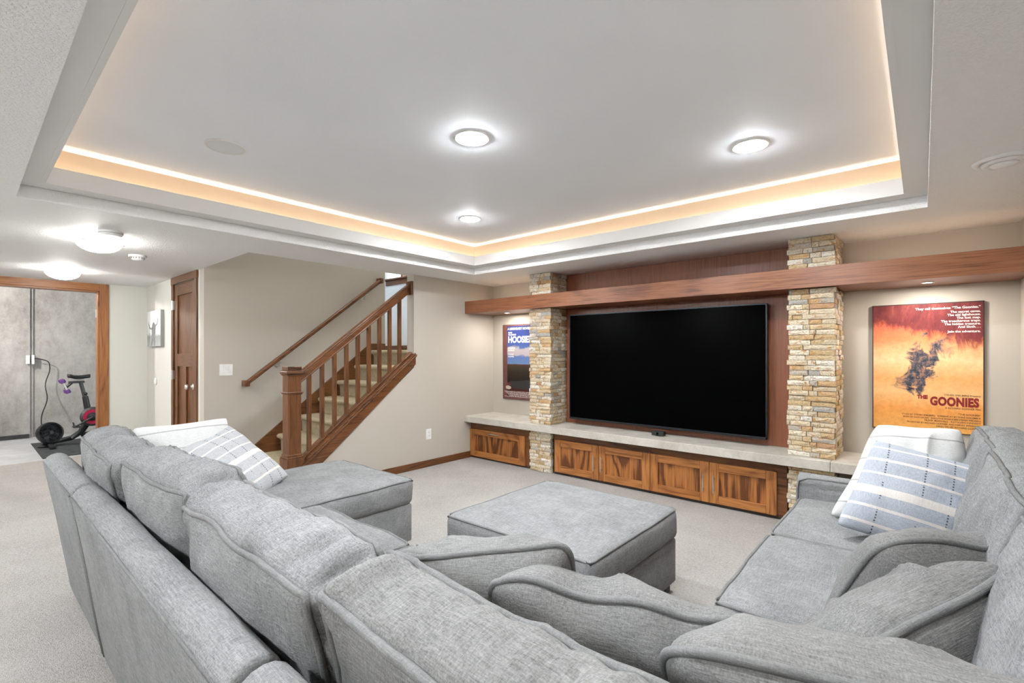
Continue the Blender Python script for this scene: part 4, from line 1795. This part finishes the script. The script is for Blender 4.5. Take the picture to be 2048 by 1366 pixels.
pillow('throw_pillow', 'white pillow with thin grey lines against the chaise arm', (-3.235, .865, .665), (-.05, 1, .02), (-.33, 0, .94), .50, .46, .17, M_whitep, 3, wr=.010, group=None)
pillow('throw_pillow', 'grey pillow with cream stripes lying on the chaise', (-3.085, 1.05, .612), (-.22, .40, .12), (-.40, -.06, .38), .46, .53, .18, M_st1, 4, wr=.009)
pillow('throw_pillow', 'large white pillow propped behind the striped pillow on the right sofa', (-.045, 2.93, .705), (.98, .10, .02), (.05, .36, .93), .45, .50, .19, M_whitep, 5, wr=.012, bend=taper(.28, .17))
pillow('throw_pillow', 'blue grey pillow with cream stripes on the right sofa', (.0, 2.68, .652), (.97, .12, -.22), (.22, .45, .84), .49, .45, .17, M_st2, 6, wr=.008, bend=taper(-.02, .16))
GP = 'grey piped throw pillows'
pillow('throw_pillow', 'grey piped pillow in the sofa corner nearest the ottoman', (-.90, .90, .632), (.80, .60, .06), (.22, -.42, .88), .54, .43, .23, M_fab2, 7, .0085, wr=.016, group=GP, corner=.13, pinch=.03,
       bend=lambda q, u, v: q + Vector((0, -.040 * (1 - u * u) * max(0, v) + .012 * math.sin(2.2 * u), 0)))
pillow('throw_pillow', 'grey piped pillow in the middle of the sofa corner', (-.555, 1.00, .590), (.93, .40, -.04), (.14, -.50, .85), .58, .45, .25, M_fab2, 8, .009, wr=.016, group=GP, corner=.13, pinch=.03,
       bend=lambda q, u, v: q + Vector((0, -.02 * (1 - u * u) * max(0, v) + .010 * math.sin(8 * u), 0)))
pillow('throw_pillow', 'grey piped pillow closest to the camera at the bottom edge', (-.04, 1.0, .625), (.96, .27, -.01), (.10, -.62, .78), .72, .49, .27, M_fab2, 9, .009, wr=.017, group=GP, corner=.13, pinch=.03)
pillow('throw_pillow', 'slumped grey piped pillow in front of the striped pillow on the right sofa', (.045, 1.79, .635), (.84, .54, .10), (.30, -.36, .84), .52, .43, .25, M_fab2, 10, .0085, wr=.017, group=GP, corner=.13, pinch=.03,
       bend=lambda q, u, v: q + Vector((.25 * q.y, -.05 * max(0, v) * math.exp(-((u - .1) * 2.6) ** 2), 0)))
pillow('throw_pillow', 'grey piped pillow leaning on the right sofa between two other grey pillows', (-.04, 1.41, .612), (.55, .80, .22), (.46, -.36, .78), .50, .43, .25, M_fab2, 11, .0095, wr=.018, group=GP, corner=.13, pinch=.03)
# ------------------------------------------------------------------ unfinished room: mat, bike, fan, outlet, cord
bm = B()
box(bm, -9.55, -8.10, .66, 2.6, -.012, -.002, .002)
tag(obj('exercise_mat', bm, plain('dark_rubber', (.055, .058, .062), .8, 0, .2, .25)), 'dark grey rubber mat under the exercise bike', 'mat')
bm = B()
box(bm, XC, XC + .03, YR, .69, -.012, .05, .004)
o = struct('baseboard_concrete', bm, plain('black_strip', (.03, .03, .032), .6))
# bike
bx_ = -9.0
bk = thing('exercise_bike', 'black exercise bike with a red ringed drive cover', 'exercise bike', (bx_, 1.25, -.002))
zb = -.002
bm = B()
box(bm, bx_ - .27, bx_ + .27, .78, .84, zb, zb + .055, .012)
obj('rear_foot', bm, M_dark, bk, 50)
bm = B()
box(bm, bx_ - .27, bx_ + .27, 1.78, 1.85, zb, zb + .055, .012)
obj('front_foot', bm, M_dark, bk, 50)
bm = B()
tube(bm, [(bx_, .82, .06), (bx_, 1.02, .09), (bx_, 1.12, .16), (bx_, 1.22, .36)], [.030, .034, .040, .05], 12)
tube(bm, [(bx_, 1.22, .36), (bx_, 1.45, .42), (bx_, 1.72, .70)], [.05, .05, .04], 12)
tube(bm, [(bx_, 1.12, .12), (bx_, 1.45, .17), (bx_, 1.80, .06)], [.03, .03, .028], 12)
obj('frame', bm, M_dark, bk, 50)
bm = B()
tube(bm, [(bx_, 1.21, .36), (bx_, 1.165, .66)], [.040, .034], 14)
obj('seat_tube', bm, M_black, bk, 50)
bm = B()
tube(bm, [(bx_, 1.165, .64), (bx_, 1.118, .86)], [.024, .022], 12)
box(bm, bx_ - .02, bx_ + .02, .99, 1.16, .852, .885, .006)
obj('seat_post', bm, plain('bike_grey', (.07, .072, .075), .35, .5), bk, 50)
bm = B()
lathe(bm, [(0, 0), (.02, 0), (.022, .02), (.012, .035), (.012, .06), (0, .062)], (bx_ + .03, 1.165, .70), 'x', 14)
obj('adjust_knob', bm, M_black, bk, True)
# saddle: wide at the back, narrow nose
bm = B()
rows = []
for i in range(13):
    s = i / 12
    y = .985 + .235 * s
    w = .068 * (1 - s) ** .6 * (1 if s > .1 else .75) + .020
    zt = .955 - .012 * math.sin(math.pi * s) + (.008 if s < .2 else 0)
    row = []
    for k in range(12):
        a = 2 * math.pi * k / 12
        row.append(bm.verts.new((bx_ + w * math.cos(a), y, zt + .020 * math.sin(a) - (.012 if math.sin(a) < 0 else 0))))
    rows.append(row)
for r0, r1 in zip(rows[:-1], rows[1:]):
    for k in range(12):
        bm.faces.new((r0[k], r0[(k + 1) % 12], r1[(k + 1) % 12], r1[k]))
bm.faces.new(rows[0])
bm.faces.new(rows[-1][::-1])
obj('saddle', bm, M_black, bk, True)
bm = B()
tube(bm, [(bx_ - .02, 1.0, .935), (bx_ - .02, 1.06, .905), (bx_ - .02, 1.14, .905), (bx_ - .02, 1.19, .935)], .005, 8)
tube(bm, [(bx_ + .02, 1.0, .935), (bx_ + .02, 1.06, .905), (bx_ + .02, 1.14, .905), (bx_ + .02, 1.19, .935)], .005, 8)
obj('saddle_rails', bm, M_metal, bk, True)
bm = B()
lathe(bm, [(0, .02), (.115, .02), (.135, .045), (.135, .075), (.105, .085), (.105, .072), (.0, .072)], (bx_, 1.235, .375), 'x', 40)
obj('drive_cover', bm, plain('bike_grey', (.07, .072, .075), .35, .5), bk, 40)
bm = B()
lathe(bm, [(.072, .0725), (.104, .0725), (.104, .080), (.072, .080)], (bx_, 1.235, .375), 'x', 40)
obj('red_ring', bm, plain('bike_red', (.42, .008, .055), .4), bk, 40)
bm = B()
lathe(bm, [(0, .072), (.06, .072), (.055, .10), (.02, .11), (.018, .13), (0, .13)], (bx_, 1.235, .375), 'x', 28)
tube(bm, [(bx_ + .125, 1.235, .375), (bx_ + .13, 1.07, .27)], [.016, .012], 8)
obj('crank', bm, M_black, bk, 40)
bm = B()
box(bm, bx_ + .135, bx_ + .235, 1.015, 1.085, .25, .275, .006)
tube(bm, [(bx_ + .15, 1.03, .275), (bx_ + .17, 1.02, .32), (bx_ + .21, 1.02, .32), (bx_ + .225, 1.03, .275)], .007, 8)
obj('pedal', bm, M_black, bk, 40)
bm = B()
lathe(bm, [(0, -.02), (.20, -.02), (.205, 0), (.20, .02), (0, .02)], (bx_, 1.66, .38), 'x', 40)
obj('flywheel', bm, M_dark, bk, 40)
bm = B()
tube(bm, [(bx_, 1.70, .66), (bx_, 1.62, 1.08)], [.03, .026], 12)
tube(bm, [(bx_ - .25, 1.36, 1.10), (bx_ - .25, 1.58, 1.08), (bx_ + .25, 1.58, 1.08), (bx_ + .25, 1.36, 1.10)], .018, 10)
obj('handlebar', bm, plain('teal_grip', (.01, .05, .055), .6), bk, 40)
bm = B()
box(bm, bx_ + .045, bx_ + .06, 1.40, 1.47, .50, .56, .004)
obj('red_badge', bm, plain('bike_red', (.42, .008, .055), .4), bk)
bm = B()
box(bm, bx_ - .28, bx_ + .28, 1.74, 1.78, 1.15, 1.50, .008)
obj('display', bm, M_black, bk)
# dumbbells in the rack behind the saddle
bm = B()
tube(bm, [(bx_ - .10, 1.02, .86), (bx_ - .08, .965, .80), (bx_ - .0, .955, .79), (bx_ + .08, .965, .80), (bx_ + .10, 1.02, .86)], .010, 8)
obj('weight_rack', bm, M_black, bk, True)
for k, dx in enumerate((-.06, .075)):
    d = thing('dumbbell', ('purple dumbbell on the far side of the bike rack', 'purple dumbbell hanging at the rear of the bike')[k], 'dumbbell', (bx_ + dx, .95, .80), 'purple dumbbells')
    p0 = Vector((bx_ + dx, .925, .885))
    p1 = Vector((bx_ + dx + .015, .975, .745))
    dr = (p1 - p0).normalized()
    M_pur = plain('purple_rubber', (.11, .035, .19), .55)
    bm = B()
    cyl(bm, p0, p1, .012, n=10)
    obj('grip', bm, M_metal, d, 40)
    for a in (p0, p1):
        bm = B()
        tube(bm, [a - dr * .026, a - dr * .018, a + dr * .018, a + dr * .026], [.020, .030, .030, .020], 6)
        obj('weight', bm, M_pur, d)
# fan
fc = Vector((-9.02, .80, .185))
fn = thing('floor_fan', 'small round black floor fan on the edge of the mat', 'fan', (fc.x, fc.y, 0))
fm = Matrix.Translation(fc) @ Matrix.Rotation(R(22), 4, 'Z') @ Matrix.Rotation(R(-14), 4, 'Y')


def tr(bm, m):
    for v in bm.verts:
        v.co = m @ v.co
    return bm


bm = B()
lathe(bm, [(.0, -.11), (.06, -.105), (.11, -.07), (.14, -.02), (.145, .04), (.138, .055), (.125, .05), (.12, -.02), (.0, -.05)], (0, 0, 0), 'x', 36)
obj('housing', tr(bm, fm), M_black, fn, 60)
bm = B()
for rr_ in (.03, .05, .07, .09, .11):
    tube(bm, [(.055, rr_ * math.cos(2 * math.pi * i / 28), rr_ * math.sin(2 * math.pi * i / 28)) for i in range(28)], .0022, 6, True)
for i in range(10):
    a = 2 * math.pi * i / 10
    tube(bm, [(.056, .02 * math.cos(a), .02 * math.sin(a)), (.05, .13 * math.cos(a + .35), .13 * math.sin(a + .35))], .002, 6)
lathe(bm, [(0, .062), (.022, .058), (.024, .05), (0, .05)], (0, 0, 0), 'x', 16)
obj('grille', tr(bm, fm), M_dark, fn, 40)
for i in range(5):
    a = 2 * math.pi * i / 5
    bm = B()
    p = [(.01, .02 * math.cos(a), .02 * math.sin(a)), (.03, .02 * math.cos(a + .5), .02 * math.sin(a + .5)), (.035, .105 * math.cos(a + .7), .105 * math.sin(a + .7)), (.0, .105 * math.cos(a), .105 * math.sin(a))]
    vsx = [bm.verts.new(q) for q in p] + [bm.verts.new((q[0] - .004, q[1], q[2])) for q in p]
    bm.faces.new(vsx[:4])
    bm.faces.new(vsx[4:][::-1])
    for j in range(4):
        bm.faces.new((vsx[j], vsx[(j + 1) % 4], vsx[4 + (j + 1) % 4], vsx[4 + j]))
    obj('blade', tr(bm, fm), M_dark, fn)
bm = B()
lathe(bm, [(0, 0), (.085, 0), (.09, .012), (.06, .03), (.03, .05), (0, .05)], (fc.x - .02, fc.y - .03, -.002), 'z', 28)
tube(bm, [(fc.x - .02, fc.y - .03, .03), (fc.x - .05, fc.y - .06, .10)], .022, 10)
obj('stand', bm, M_black, fn, 50)
# concrete-wall outlet and the cord
po_ = thing('wall_outlet', 'white outlet box on the concrete wall with a plug', 'outlet', (XC, .68, 1.17))
bm = B()
box(bm, XC, XC + .05, .655, .695, 1.11, 1.24, .004)
obj('cover_plate', bm, M_wplastic, po_)
bm = B()
box(bm, XC - .03, XC + .045, .715, .745, 1.105, 1.245, .004)
obj('box_side', bm, M_wplastic, po_)
pts = []
for i in range(40):
    s = i / 39
    if s < .14:
        k = s / .14
        p = (XC + .05, .745 + .155 * k, 1.19 - .05 * k * k)
    else:
        k = (s - .14) / .86
        p = (XC + .05 + .85 * k ** 3, .90 - .05 * k + .018 * math.sin(k * 13) - .10 * k ** 3, 1.14 - .92 * k - .02 * k)
    pts.append(p)
bm = B()
tube(bm, pts, .007, 8)
tag(obj('power_cord', bm, M_black, None, True), 'black power cord hanging from the concrete wall outlet', 'cord')
# unseen bare bulb, added to light the unfinished room
lb = thing('bulb_light', 'unseen added bulb on the ceiling of the concrete room', 'ceiling light', (-8.9, -.35, 2.42))
bm = B()
lathe(bm, [(0, 0), (.055, 0), (.05, -.03), (.025, -.045), (0, -.045)], (-8.9, -.35, 2.42), 'z', 24)
obj('holder', bm, M_wplastic, lb, 40)
bm = B()
lathe(bm, [(0, -.14), (.025, -.13), (.034, -.10), (.026, -.065), (.016, -.045), (0, -.045)], (-8.9, -.35, 2.42), 'z', 24)
obj('bulb', bm, M_lens, lb, True)
ld = bpy.data.lights.new('bulb_lamp', 'POINT')
ld.energy = 60
ld.shadow_soft_size = .04
ld.color = (1, .96, .9)
lo = bpy.data.objects.new('lamp', ld)
link(lo, lb)
lo.location = (0, 0, -.20)
